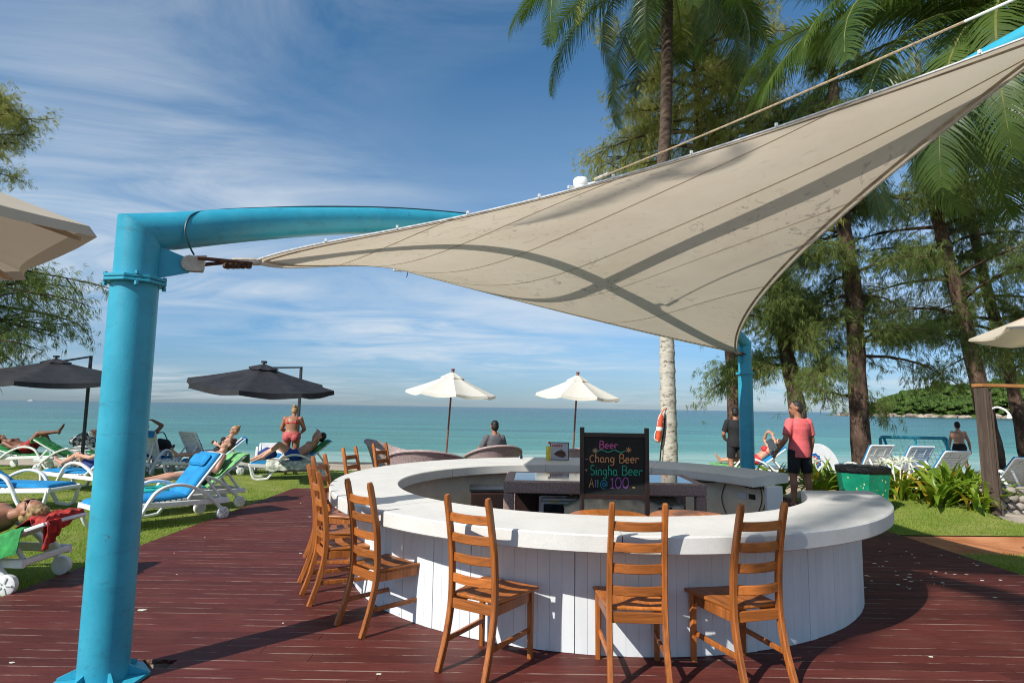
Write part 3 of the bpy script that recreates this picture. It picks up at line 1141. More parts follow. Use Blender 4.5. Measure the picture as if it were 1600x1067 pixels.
CH = [
    (-.285, 3.94, rad(32), 'ladder-back wooden chair with sunlit seat, third from the right along the bar front'),
    (.78, 3.76, rad(2), 'ladder-back wooden chair facing the bar squarely, below the chalkboard'),
    (1.575, 3.84, rad(-17), 'rightmost ladder-back wooden chair at the bar front, angled to the left'),
    (-1.165, 4.69, rad(45), 'ladder-back wooden chair with shaded seat at the front left of the bar'),
    (-1.72, 5.40, rad(62), 'ladder-back wooden chair nearest in the tight row of three left of the bar'),
    (-1.98, 6.10, rad(80), 'middle ladder-back wooden chair of the tight row of three left of the bar'),
    (-2.20, 7.05, rad(96), 'farthest ladder-back wooden chair of the tight row of three left of the bar'),
    (-2.22, 8.45, rad(106), 'ladder-back wooden chair behind the bar beside the lying man in blue shorts'),
    (-2.02, 9.45, rad(113), 'ladder-back wooden chair behind the bar closest to the tub armchairs'),
]
chair0 = make_chair(CH[0][3])
for i, (mx, my, ax, lb) in enumerate(CH):
    loc, rz = chair_pos(mx, my, ax)
    if i == 0:
        chair0.location = loc
        chair0.rotation_euler = (0, 0, rz)
    else:
        dup(chair0, lb, loc, rz)


# ------------------------------------------------------------ chalkboard
def arc(cx, cy, rx, ry, a0, a1, n=10):
    return [(cx + rx * math.cos(rad(a0 + (a1 - a0) * i / n)), cy + ry * math.sin(rad(a0 + (a1 - a0) * i / n))) for i in range(n + 1)]


GLYPH = {          # hand-drawn strokes; x-height .6, cap height 1
    'B': (.62, [[(.05, 0), (.05, 1)], [(.05, 1)] + arc(.22, .77, .28, .23, 85, -85) + [(.05, .53)], [(.05, .53)] + arc(.24, .265, .33, .265, 85, -85) + [(.05, 0)]]),
    'e': (.52, [[(.06, .30), (.44, .33)] + arc(.25, .30, .20, .29, 10, 320, 14)]),
    'r': (.42, [[(.07, .58), (.07, 0)], [(.07, .36)] + arc(.24, .36, .17, .20, 170, 20)]),
    'C': (.58, [arc(.32, .5, .28, .48, 50, 315, 14)]),
    'c': (.58, [arc(.32, .42, .28, .42, 50, 315, 14)]),
    'h': (.52, [[(.07, 1), (.07, 0)], [(.07, .36)] + arc(.24, .38, .17, .20, 170, 0) + [(.42, 0)]]),
    'a': (.54, [arc(.24, .29, .19, .28, 40, 330, 14), [(.43, .56), (.42, .12), (.52, .0)]]),
    'n': (.52, [[(.07, .58), (.07, 0)], [(.07, .36)] + arc(.24, .38, .17, .20, 170, 0) + [(.42, 0)]]),
    'g': (.54, [arc(.24, .31, .19, .26, 30, 330, 14), [(.43, .57), (.43, -.12)] + arc(.24, -.14, .19, .20, 0, -150)]),
    'S': (.56, [arc(.29, .75, .22, .24, 40, 260) + arc(.27, .26, .24, .25, 80, -140)]),
    'i': (.22, [[(.10, .58), (.10, 0)], [(.10, .80), (.11, .84)]]),
    'm': (.78, [[(.07, .58), (.07, 0)], [(.07, .38)] + arc(.21, .38, .14, .19, 170, 0) + [(.35, 0)], [(.35, .38)] + arc(.50, .38, .15, .19, 170, 0) + [(.65, 0)]]),
    'A': (.62, [[(.04, 0), (.30, 1), (.56, 0)], [(.14, .36), (.47, .36)]]),
    'l': (.24, [[(.10, 1), (.10, 0)]]),
    '@': (.92, [arc(.45, .36, .16, .18, 40, 330, 12), [(.60, .54), (.60, .24)] + arc(.70, .30, .10, .12, 210, 350) + arc(.44, .38, .40, .44, 10, 300, 18)]),
    '1': (.42, [[(.06, .78), (.24, 1), (.24, 0)], [(.06, 0), (.42, 0)]]),
    '0': (.64, [arc(.31, .5, .27, .5, 95, 455, 18)]),
    '-': (.36, [[(.03, .30), (.30, .32)]]),
    '_': (.36, [[(.05, .04), (.32, .04)]]),
}


def strokes_mesh(strokes, w, y, jit=0.0):
    """flat chalk ribbons lying in the XZ plane at depth y, facing -Y"""
    b = MB()
    for s in strokes:
        pts = [V(x, 0, z) for x, z in s]
        vs = []
        n = len(pts)
        for i, p in enumerate(pts):
            t = (pts[min(i + 1, n - 1)] - pts[max(i - 1, 0)]).normalized()
            nn = V(-t.z, 0, t.x)
            ww = w * (1 + jit * RNG.uniform(-1, 1))
            vs += [p + nn * ww / 2 + V(0, y, 0), p - nn * ww / 2 + V(0, y, 0), p - nn * ww / 2 + V(0, y + .0015, 0), p + nn * ww / 2 + V(0, y + .0015, 0)]
        fs = []
        for i in range(n - 1):
            for j in range(4):
                fs.append((i * 4 + j, i * 4 + (j + 1) % 4, i * 4 + 4 + (j + 1) % 4, i * 4 + 4 + j))
        fs += [(3, 2, 1, 0), ((n - 1) * 4, (n - 1) * 4 + 1, (n - 1) * 4 + 2, (n - 1) * 4 + 3)]
        b.add(vs, fs)
    return b


def text_strokes(txt, x, z, h, wide=1.0, space=.05, slant=.03):
    out = []
    for ch in txt:
        if ch == ' ':
            x += h * .30 * wide
            continue
        adv, ss = GLYPH[ch]
        dz = RNG.uniform(-.02, .02) * h
        for s in ss:
            out.append([(x + (px + slant * pz) * h * wide, z + dz + pz * h) for px, pz in s])
        x += (adv + space) * h * wide
    return out, x


def chalkboard():
    t = thing('chalkboard', 'black beer chalkboard with dark wooden frame standing inside the round bar', 'sign', (1.0, 5.95, 0), rad(-1.2))
    D = MAT['dark_wood']
    W, Z0, Z1 = .66, .80, 1.42
    for s in (-1, 1):
        MB().sweep([(s * (W / 2 - .02), .02, 0), (s * (W / 2 - .02), .02, 1.472)], rect(.042, .034, .1), (1, 0, 0)).build('frame_post', D, t)
    for z in (Z0 + .018, Z1 - .02):
        MB().sweep([(-W / 2 + .041, .02, z), (W / 2 - .041, .02, z)], rect(.032, .042, .1), (0, 1, 0)).build('frame_rail', D, t)
    MB().box((0, .022, (Z0 + Z1) / 2), (W - .082, .012, Z1 - Z0 - .078)).build('writing_panel', MAT['chalkboard'], t)
    y = .0132
    cols = {}
    for nm, c in (('pink', (.44, .10, .29)), ('orange', (.52, .27, .12)), ('green', (.02, .34, .24)), ('blue', (.03, .20, .32)), ('violet', (.28, .10, .34)), ('white', (.42, .34, .20))):
        cols[nm] = plain('chalk_' + nm, c, .95, .25, 90, .2, 300)

    def put(strokes, col, w):
        strokes_mesh(strokes, w, y, .16).build('chalk_writing', cols[col], t, smooth=0)
    s, _ = text_strokes('Beer', -.145, 1.272, .072, 1.08, .06)
    put(s, 'pink', .0095)
    put([[(-.155 + .26 * i / 24, 1.248 + .010 * math.sin(i / 24 * 4.2 * PI)) for i in range(25)]], 'green', .0085)
    for cx, cz in ((-.185, 1.250), (.135, 1.262)):
        put([[(cx, cz), (cx + .028 * math.cos(k * PI / 4), cz + .026 * math.sin(k * PI / 4))] for k in range(8)], 'white' if cx < 0 else 'orange', .0055)
    put([[(-.280, 1.168), (-.252, 1.169)]], 'pink', .006)
    s, x = text_strokes('chang', -.240, 1.140, .080, 1.06, .04)
    s2, _ = text_strokes('Beer', .045, 1.138, .084, 1.0, .05)
    put(s, 'orange', .0085)
    put(s2, 'orange', .0085)
    put([[(-.285, 1.066), (-.262, 1.072), (-.272, 1.052)]], 'white', .006)
    s, x = text_strokes('Singha', -.235, 1.020, .092, .94, .03)
    s2, _ = text_strokes('Beer', .070, 1.022, .088, 1.0, .05)
    put(s, 'green', .0088)
    put(s2, 'green', .0088)
    s, x = text_strokes('A', -.245, .905, .082, .95)
    put(s, 'orange', .0085)
    s, x = text_strokes('ll', -.188, .905, .072, .9, .08)
    put(s[:1], 'violet', .0085)
    put(s[1:], 'green', .0085)
    s, x = text_strokes('@', -.138, .898, .088, .9)
    put(s, 'blue', .0085)
    s, x = text_strokes('100', -.045, .902, .098, 1.02, .06)
    put(s, 'violet', .009)
    s, x = text_strokes('_', .165, .906, .088, .95)
    put(s, 'orange', .0085)


chalkboard()


# ------------------------------------------------------------ things inside the bar
def round_table(x, y, label, r=.335):
    t = thing('round_table', label, 'table', (x, y, 0), 0, 'round wooden tables inside the bar')
    MB().lathe([(r - .012, .722), (r, .730), (r, .748), (r - .008, .755), (.001, .756)], 48).build('table_top', MAT['teak_flat'], t, smooth=35)
    MB().tube([(0, 0, .02), (0, 0, .722)], [.035, .03], 12).build('pedestal', MAT['dark_wood'], t)
    MB().lathe([(.20, 0), (.20, .012), (.05, .03), (.035, .05)], 24).build('base', MAT['dark_metal'], t)


round_table(.84, 5.30, 'round orange wooden table top left of its twin behind the front counter')
round_table(1.535, 5.34, 'round reddish wooden table top right of its twin behind the front counter')


def wicker_table():
    t = thing('wicker_table', 'brown wicker frame table with a large glass top inside the bar', 'table', (1.02, 7.10, 0), rad(-2))
    K = MAT['wicker_dark']
    X, Y, Z = 1.07, .50, .875
    for sx in (-1, 1):
        for sy in (-1, 1):
            MB().box((sx * (X - .055), sy * (Y - .055), .372), (.11, .11, .744), 0, None, .012).build('leg', K, t)
    for sy in (-1, 1):
        MB().box((0, sy * (Y - .055), .81), (2 * X, .11, .13), 0, None, .012).build('top_rail', K, t)
    for sx in (-1, 1):
        MB().box((sx * (X - .055), 0, .809), (.11, 2 * Y - .222, .128), 0, None, .012).build('top_rail', K, t)
    MB().box((0, 0, .869), (2 * X - .215, 2 * Y - .215, .010)).build('glass_panel', MAT['glass_top'], t, smooth=0)


wicker_table()


def cabinet():
    t = thing('cabinet', 'low brown wooden cabinet with dark top against the inner bar wall', 'cabinet', (.12, 7.78, 0), rad(3))
    MB().box((0, 0, .33), (1.2, .44, .62)).build('carcass', MAT['cabinet_wood'], t, smooth=0)
    MB().box((0, 0, .655), (1.24, .47, .028), 0, None, .004).build('top', MAT['dark_panel'], t)
    for k in range(3):
        d = MB().box((-.395 + .395 * k, -.228, .34), (.375, .016, .54), 0, None, .003).build('door', MAT['dark_wood'], t)
        MB().box((-.395 + .395 * k - .15, -.242, .42), (.012, .014, .11)).build('handle', MAT['white_metal'], d)


cabinet()


def bar_stuff():
    t = thing('cooler', 'white cooler with a dark control panel under the wicker table', 'cooler', (.62, 7.05, 0), 0)
    MB().box((0, 0, .32), (.56, .46, .64), 0, None, .015).build('body', MAT['appliance'], t)
    p = MB().box((0, -.236, .565), (.50, .012, .10), 0, None, .003).build('control_panel', MAT['dark_panel'], t)
    MB().box((.12, -.247, .555), (.13, .010, .035)).build('display', MAT['plastic_grey'], p)
    MB().box((-.02, -.243, .665), (.50, .02, .018)).build('trim', MAT['appliance'], t)
    MB().box((-.13, -.245, .640), (.09, .012, .014)).build('sticker', MAT['yellow'], t)

    def crate(nm, lab, mt, c, sx, sy, sz, z):
        k = thing(nm, lab, 'crate', (c[0], c[1], z), rad(4), 'plastic crates in the bar')
        b = MB()
        th = .012
        b.box((0, 0, th / 2), (sx, sy, th))
        for s in (-1, 1):
            b.box((s * (sx - th) / 2, 0, sz / 2 + th / 2), (th, sy, sz - th))
            b.box((0, s * (sy - th) / 2, sz / 2 + th / 2), (sx - 2 * th - .002, th, sz - th))
        b.build('shell', MAT[mt], k, smooth=0)
        r = MB()
        for s in (-1, 1):
            r.box((s * (sx / 2 + .006), 0, sz + .007), (.03, sy + .04, .012))
            r.box((0, s * (sy / 2 + .006), sz + .007), (sx - .02, .03, .012))
        r.build('rim', MAT[mt], k, smooth=0)
    crate('crate', 'green plastic crate stacked on the blue one inside the bar', 'crate_green', (.50, 6.32), .44, .34, .24, .30)
    crate('crate', 'blue plastic crate below the green one inside the bar', 'crate_blue', (.50, 6.32), .50, .38, .285, 0)
    # crumpled cover thrown over the second fridge
    t = thing('fridge', 'dark bar fridge half covered by a beige cloth under the wicker table', 'fridge', (1.42, 6.90, 0))
    MB().box((0, 0, .31), (.9, .5, .62), 0, None, .012).build('body', MAT['dark_panel'], t)
    for s in (-1, 1):
        d = MB().box((s * .225, -.258, .31), (.43, .016, .56), 0, None, .004).build('door', MAT['dark_metal'], t)
        MB().box((s * .05, -.275, .36), (.02, .02, .22)).build('handle', MAT['appliance'], d)
    b = MB()

    def cl(u, v):
        x = -.72 + 1.28 * u
        y = -.34 + .62 * v
        q = noise.noise(V(x * 3.4, y * 3.0, 2)) * .05 + abs(noise.noise(V(x * 7 + y * 4, y * 4, 5))) * .05
        z = .700 + q + .05 * math.sin(u * 5)
        front = max(0, .25 - v) / .25
        z -= front * (.20 + .12 * noise.noise(V(x * 5, 0, 9)))
        side = max(0, .30 - u) / .30
        z -= side * .10
        return (x + .02 * noise.noise(V(x * 9, z * 9, 0)), y + .03 * front * math.sin(x * 22), z)
    b.grid(cl, 46, 26)
    o = b.build('cloth', MAT['beige_cloth'], None, (1.30, 6.86, .0), 0, 60)
    sol = o.modifiers.new('thick', 'SOLIDIFY')
    sol.thickness = .008
    tag(o, 'crumpled beige cloth cover thrown over the dark bar fridge', 'cloth')
    # framed card, holder and a small bottle on the rear counter
    t = thing('menu_stand', 'small framed picture menu with yellow side standing on the rear counter', 'menu', (.735, 9.30, TOP), rad(-4))
    MB().box((0, 0, .142), (.285, .022, .265), 0, None, .004).build('frame', MAT['dark_metal'], t)
    cd = MB().box((0, -.0125, .142), (.262, .004, .242)).build('card', plain('card_grey', (.36, .37, .42), .5, .15, 6, 0), t, smooth=0)
    bl = MB()
    bl.add([(x, -.0155, z) for x, z in ((-.09, .10), (-.03, .145), (.03, .165), (.085, .13), (.10, .075), (.05, .045), (-.02, .06))], [tuple(range(6, -1, -1))])
    bl.build('picture', MAT['cabinet_wood'], cd, smooth=0)
    bl = MB()
    for i in range(5):
        bl.box((-.10 + .032 * i, -.0158, .222), (.018, .001, .03))
    bl.build('heading', MAT['red_cloth'], cd, smooth=0)
    MB().box((-.165, .02, .105), (.05, .09, .21), rad(20), None, .004).build('side_card', MAT['yellow'], t)
    MB().ell((-.15, 0, .262), (.022, .018, .02)).build('clip', MAT['red_bikini'], t)
    o = MB().lathe([(.02, 0), (.02, .05), (.014, .06), (.014, .075), (.001, .078)], 14).build('bottle', MAT['dark_panel'], None, (.17, 9.55, TOP))
    tag(o, 'small black bottle standing on the rear counter beside the menu', 'bottle')


bar_stuff()

# ------------------------------------------------------------ shade sail and its steel frame
CL, CR, CF, CB = V(-1.84, 4.22, 2.64), V(3.20, 3.10, 3.86), V(4.25, 11.45, 2.73), V(-1.92, 10.4, 3.98)
MLR, MRF, MBF, MLB = V(.68, 4.08, 3.225), V(3.125, 7.275, 3.17), V(1.515, 10.025, 3.07), V(-1.76, 7.31, 3.34)


def q3(a, m, b, t):
    c = m * 2 - (a + b) * .5
    return a * (1 - t) ** 2 + c * 2 * t * (1 - t) + b * t * t


def sail_pt(u, v):
    c0, c1 = q3(CL, MLR, CR, u), q3(CB, MBF, CF, u)
    d0, d1 = q3(CL, MLB, CB, v), q3(CR, MRF, CF, v)
    return c0 * (1 - v) + c1 * v + d0 * (1 - u) + d1 * u - (CL * (1 - u) * (1 - v) + CR * u * (1 - v) + CB * (1 - u) * v + CF * u * v) + V(0, 0, .27 * (1 + 1.0 * (u - v)) * 16 * u * (1 - u) * v * (1 - v) + .18 * ((1 - v) ** 6 - (1 - u) ** 6) * math.exp(-(u + v) / .15))


def sail_n(u, v):
    e = .004
    a = sail_pt(min(u + e, 1), v) - sail_pt(max(u - e, 0), v)
    b = sail_pt(u, min(v + e, 1)) - sail_pt(u, max(v - e, 0))
    return a.cross(b).normalized()


def ribbon(path, w, off):
    """strip along (u,v) path, just under the cloth"""
    b = MB()
    vs = []
    P = [sail_pt(u, v) for u, v in path]
    for i, (u, v) in enumerate(path):
        t = (P[min(i + 1, len(P) - 1)] - P[max(i - 1, 0)]).normalized()
        n = sail_n(u, v)
        s = n.cross(t).normalized()
        for o in (off, off - .003):
            vs += [P[i] + s * w / 2 + n * o, P[i] - s * w / 2 + n * o]
    m = len(path)
    fs = []
    for i in range(m - 1):
        a, c = i * 4, i * 4 + 4
        fs += [(a, a + 1, c + 1, c), (a + 2, c + 2, c + 3, a + 3), (a, c, c + 2, a + 2), (a + 1, a + 3, c + 3, c + 1)]
    b.add(vs, fs)
    return b


def sail():
    t = thing('shade_sail', 'large beige canvas shade sail stretched over the bar', 'shade sail', tuple(CL))
    inv = Matrix.Translation(-CL)
    b = MB()
    b.grid(sail_pt, 80, 64)
    b.xf(inv).build('canvas', MAT['sail'], t, smooth=180)
    sign = -1 if sail_n(.5, .5).z > 0 else 1
    for c in (.28, .52, .78, 1.02, 1.24, 1.50):
        path = []
        lo, hi = max(0, c - 1), min(1, c)
        for i in range(41):
            u = lo + (hi - lo) * i / 40
            bend = .10 * math.sin(PI * i / 40) * (1 if c < 1 else -1)
            uu = min(1, max(0, u))
            path.append((uu, min(1, max(0, c - u))))
        ribbon(path, .012 if c != 1.24 else .007, sign * .004).xf(inv).build('seam', MAT['sail_seam'], t, smooth=60)
    edges = [[(i / 50, 0) for i in range(51)], [(i / 50, 1) for i in range(51)], [(0, i / 50) for i in range(51)], [(1, i / 50) for i in range(51)]]
    for k, e in enumerate(edges):
        P = [sail_pt(*p) for p in e]
        MB().tube([inv @ p for p in P], .008, 6).build('edge_cable', MAT['edge_cable'], t)
        ins = []
        for u, v in e:
            u2 = min(max(u, .012), .988)
            v2 = min(max(v, .012), .988)
            ins.append((u2, v2))
        ribbon(ins, .032, sign * .004).xf(inv).build('hem', MAT['sail_hem'], t, smooth=60)
    for i in range(1, 10):
        p = sail_pt(i / 10, 0)
        MB().box(tuple(inv @ (p + V(0, -.005, .016))), (.016, .014, .022), .3).build('clip', MAT['white_metal'], t)
    # corner fittings
    def corner(p, post, n_strut):
        d = (post - p)
        b2 = MB()
        side = d.cross(V(0, 0, 1)).normalized()
        for s in (-.045, .045):
            b2.tube([inv @ (p + side * s * .4 + V(0, 0, s * .3)), inv @ (post + side * s + V(0, 0, -s * .4))], .013, 6)
        b2.build('turnbuckle', MAT['rust'], t)
        bb = MB()
        R = d.to_track_quat('X', 'Z').to_matrix()
        bb.box(tuple(inv @ (p + d.normalized() * .03)), (.20, .055, .05), 0, R, .012)
        bb.build('corner_clamp', MAT['dirty_white'], t)
        c2 = MB()
        for i in range(5):
            q = p + d.normalized() * (.02 + .035 * i) + V(0, 0, -.03)
            c2.box(tuple(inv @ q), (.04, .05, .035), i * .7, None, .008)
        c2.build('clamp_plates', MAT['rust'], t)
    corner(CL, V(-2.11, 3.99, 2.58), 2)
    corner(CF, V(4.41, 11.62, 2.74), 2)
    corner(CR, V(3.40, 2.90, 3.90), 2)
    bb = MB().box(tuple(inv @ (CB + V(-.08, .05, .02))), (.16, .05, .06), .5, None, .01).build('corner_clamp', MAT['white_metal'], t)
    MB().tube([inv @ (CB + V(.02, 0, 0)), inv @ (CB + V(.10, .02, -.03)), inv @ (CB + V(.08, .02, -.12))], .008, 5).build('loose_strap', MAT['rust'], t)


sail()

POST_L, POST_F, POST_R = V(-2.41, 3.85, 0), V(4.465, 11.70, 0), V(3.48, 2.80, 0)
HUB = V(.85, 7.57, 3.70)


def arch(t):                       # main arch from the near-left post to the far post
    p = V(POST_L.x, POST_L.y, 0).lerp(V(POST_F.x, POST_F.y, 0), t)
    s = t * 7.85
    p.z = 2.72 + .029 * s + .0558 * s * (7.85 - s)
    return p


def steel():
    t = thing('sail_frame', 'light blue steel tube frame with tall round posts carrying the shade sail', 'frame', (-2.41, 3.85, 0))
    O = V(-2.41, 3.85, 0)
    B = MAT['blue_paint']
    # near-left post
    b = MB()
    b.tube([(0, 0, .012), (0, 0, 2.392)], .136, 40)
    b.build('post', B, t, smooth=40)
    # mitred upper stub running into the arch: one swept tube
    d = (arch(.03) - arch(0)).normalized()
    pts = [V(0, 0, 2.432), V(0, 0, 2.60)]
    cs = [(math.cos(2 * PI * j / 40), math.sin(2 * PI * j / 40)) for j in range(40)]
    upper = MB()
    up = V(0, 0, 1)
    mit = (d - up).normalized()          # mitre plane normal between the two tubes
    r0, r1 = .126, .122
    C = V(0, 0, 2.735)
    sx = V(d.x, d.y, 0).normalized()
    sy = V(0, 0, 1).cross(sx)
    n = 40
    rings = []
    for z in (2.432, None):
        ring = []
        for j in range(n):
            a = 2 * PI * j / n
            q = sx * (r0 * math.cos(a)) + sy * (r0 * math.sin(a))
            if z is not None:
                ring.append(V(q.x, q.y, z))
            else:
                # meet the plane through C with normal (up + d)
                m = (up + d).normalized()
                base = C + q
                k = -(base - C).dot(m) / up.dot(m)
                ring.append(base + up * k)
        rings.append(ring)
    vs = rings[0] + rings[1]
    upper.add(vs, [(j, (j + 1) % n, n + (j + 1) % n, n + j) for j in range(n)] + [tuple(range(n - 1, -1, -1))])
    upper.build('post_top', B, t, smooth=40)
    ar = MB()
    N = 60
    vs = list(rings[1])
    fs = []
    for i in range(1, N + 1):
        s = .018 + (1 - .018) * (i / N) if i > 1 else .018
        p = arch(s) - O
        tn = (arch(min(s + .01, 1)) - arch(s - .01)).normalized()
        side = tn.cross(V(0, 0, 1)).normalized()
        up2 = side.cross(tn)
        # first ring keeps the mitre ring's ordering
        rr = max(.112, .126 - .016 * i / 8)
        for j in range(n):
            a = 2 * PI * j / n
            vs.append(p + up2 * (-rr * math.cos(a)) * -1 * -1 + side * (-rr * math.sin(a)))
    for i in range(N):
        for j in range(n):
            fs.append((i * n + j, i * n + (j + 1) % n, i * n + n + (j + 1) % n, i * n + n + j))
    fs.append(tuple(N * n + j for j in range(n)))
    ar.add(vs, fs)
    ar.build('main_arch', B, t, smooth=50)
    # flange pair, slightly octagonal plates with bolts
    for z in (2.402, 2.426):
        MB().lathe([(.180, z - .010), (.184, z - .007), (.184, z + .007), (.180, z + .010)], 8, (0, 0, 0), Matrix.Rotation(rad(12), 3, 'Z')).build('flange', B, t, smooth=20)
    for k in range(4):
        a = rad(34) + k * PI / 2
        MB().lathe([(.014, 2.368), (.014, 2.392)], 6, (.162 * math.cos(a), .162 * math.sin(a), 0)).build('bolt', B, t, smooth=20)
        MB().lathe([(.014, 2.437), (.014, 2.456)], 6, (.162 * math.cos(a), .162 * math.sin(a), 0)).build('bolt', B, t, smooth=20)
    # base plate with gussets
    MB().lathe([(.25, .002), (.25, .020)], 8, (0, 0, 0), Matrix.Rotation(rad(20), 3, 'Z')).build('base_plate', B, t, smooth=20)
    for k in range(6):
        a = k * PI / 3 + rad(15)
        g = MB()
        g.add([(x, y, z) for y in (-.007, .007) for x, z in ((.134, .021), (.238, .021), (.238, .033), (.134, .08))], [(0, 1, 2, 3), (7, 6, 5, 4), (0, 4, 5, 1), (1, 5, 6, 2), (2, 6, 7, 3), (3, 7, 4, 0)])
        g.build('gusset', B, t, (0, 0, 0), a, smooth=20)
    # bracket plate and pulley shell for the sail corner
    da = V(-1.82 + 2.41, 4.22 - 3.85, 0).normalized()
    ang = math.atan2(da.y, da.x)
    g = MB()
    g.add([(x, y, z) for y in (-.009, .009) for x, z in ((.12, 2.45), (.30, 2.51), (.30, 2.60), (.12, 2.66))], [(0, 1, 2, 3), (7, 6, 5, 4), (0, 4, 5, 1), (1, 5, 6, 2), (2, 6, 7, 3), (3, 7, 4, 0)])
    g.build('bracket', B, t, (0, 0, 0), ang, smooth=20)
    for s in (-1, 1):
        m = MB()
        pts = [(.385, 2.525)] + [(.30 + .055 * math.cos(x), 2.57 + .055 * math.sin(x)) for x in [rad(q) for q in (250, 220, 190, 160, 130, 100, 70)]] + [(.395, 2.635)]
        y0, y1 = (.014, .030) if s > 0 else (-.030, -.014)
        k = len(pts)
        m.add([(x, y0, z) for x, z in pts] + [(x, y1, z) for x, z in pts], [tuple(range(k)), tuple(range(2 * k - 1, k - 1, -1))] + [(i, k + i, k + (i + 1) % k, (i + 1) % k) for i in range(k)])
        m.build('pulley_cheek', MAT['dirty_white'], t, (0, 0, 0), ang, smooth=30)
    # thin cable running over the arch and down to the pulley
    pts = [arch(s) - O + V(0, 0, .118) + (V(.0, -.02, 0)) for s in (.36, .28, .20, .13, .08, .045)]
    e = Matrix.Rotation(ang, 3, 'Z') @ V(.32, -.02, 2.63)
    side = V(1, -.8, 0).normalized()
    pts += [arch(.026) - O + side * .095 + V(0, 0, .088), arch(.021) - O + side * .132 + V(.0, 0, -.02), e.lerp(arch(.021) - O + side * .14, .45) + V(0, 0, -.03), e]
    MB().tube(bez(pts, 6), .0065, 6).build('cable', MAT['dark_cable'], t)
    # far post
    f = POST_F - O
    MB().tube([f + V(0, 0, .01), f + V(0, 0, 2.34)], .132, 28).build('post', B, t)
    MB().lathe([(.18, 2.342), (.18, 2.38)], 8, f).build('flange', B, t, smooth=20)
    m = MB()
    m.tube([f + V(0, 0, 2.382), f + V(0, 0, 2.98)], .122, 28)
    m.build('post_top', B, t)
    m = MB()
    m.add([f + V(-.16 + a, -.12 + a * .8, z) for a, z in ((-.04, 2.55), (.06, 2.55), (.06, 2.88), (-.02, 2.80))] + [f + V(-.15 + a, -.14 + a * .8, z) for a, z in ((-.04, 2.55), (.06, 2.55), (.06, 2.88), (-.02, 2.80))], [(0, 1, 2, 3), (7, 6, 5, 4), (0, 4, 5, 1), (1, 5, 6, 2), (2, 6, 7, 3), (3, 7, 4, 0)])
    m.build('bracket', B, t, smooth=20)
    # right-hand post outside the picture and the cross arch over the hub
    f = POST_R - O
    MB().tube([f + V(0, 0, .01), f + V(0, 0, 4.12)], .136, 28).build('post', B, t)
    H = HUB - O
    pts = bez([H, V(1.85, 5.76, 3.78) - O, V(2.69, 4.23, 3.835) - O, V(3.03, 3.62, 3.915) - O, POST_R - O + V(0, 0, 4.05)], 8)
    MB().tube(pts, [.068] * len(pts), 24).build('cross_arch', B, t)
    e = V(-1.75, 10.28, 4.20) - O
    pts = bez([H, H.lerp(e, .5) + V(0, 0, .16), e], 8)
    MB().tube(pts, [.07 - .02 * i / (len(pts) - 1) for i in range(len(pts))], 20).build('cross_arch', B, t)
    # white mast cap over the hub with stay ropes
    MB().tube([H + V(0, 0, .05), H + V(0, 0, .78)], .088, 20).build('mast', MAT['white_metal'], t)
    MB().lathe([(.090, .77), (.096, .79), (.096, .855), (.085, .87), (.001, .872)], 20, H).build('mast_cap', MAT['white_metal'], t)
    MB().box(tuple(H + V(.13, -.06, .77)), (.12, .025, .07), -.6, None, .008).build('eye_plate', MAT['white_metal'], t)
    MB().box(tuple(H + V(-.13, -.06, .73)), (.10, .025, .05), .4, None, .008).build('eye_plate', MAT['plastic_grey'], t)
    rp = POST_R - O + V(-.05, .05, 4.16)
    s0 = H + V(.17, -.09, .83)
    MB().tube([s0 + (rp - s0) * (i / 14) + V(0, 0, -.03 * math.sin(PI * i / 14)) for i in range(15)], .009, 6).build('stay_rope', MAT['rope'], t)
    MB().tube([s0, s0 + (rp - s0) * .055], .022, 8).build('turnbuckle', MAT['dirty_white'], t)
    MB().tube([s0 + (rp - s0) * .80 + V(0, 0, -.018), s0 + (rp - s0) * .93 + V(0, 0, -.006)], .010, 8).build('turnbuckle', MAT['white_metal'], t)
    MB().tube([POST_R - O + V(0, 0, 4.11), POST_R - O + V(0, 0, 4.2)], .05, 12).build('post_head', B, t)


steel()

# ------------------------------------------------------------ sun loungers
def head_rz(hx, hy):
    return math.atan2(-hx, hy)


HINGE_Y, BACK_L, SEAT_Z = 1.13, .76, .335


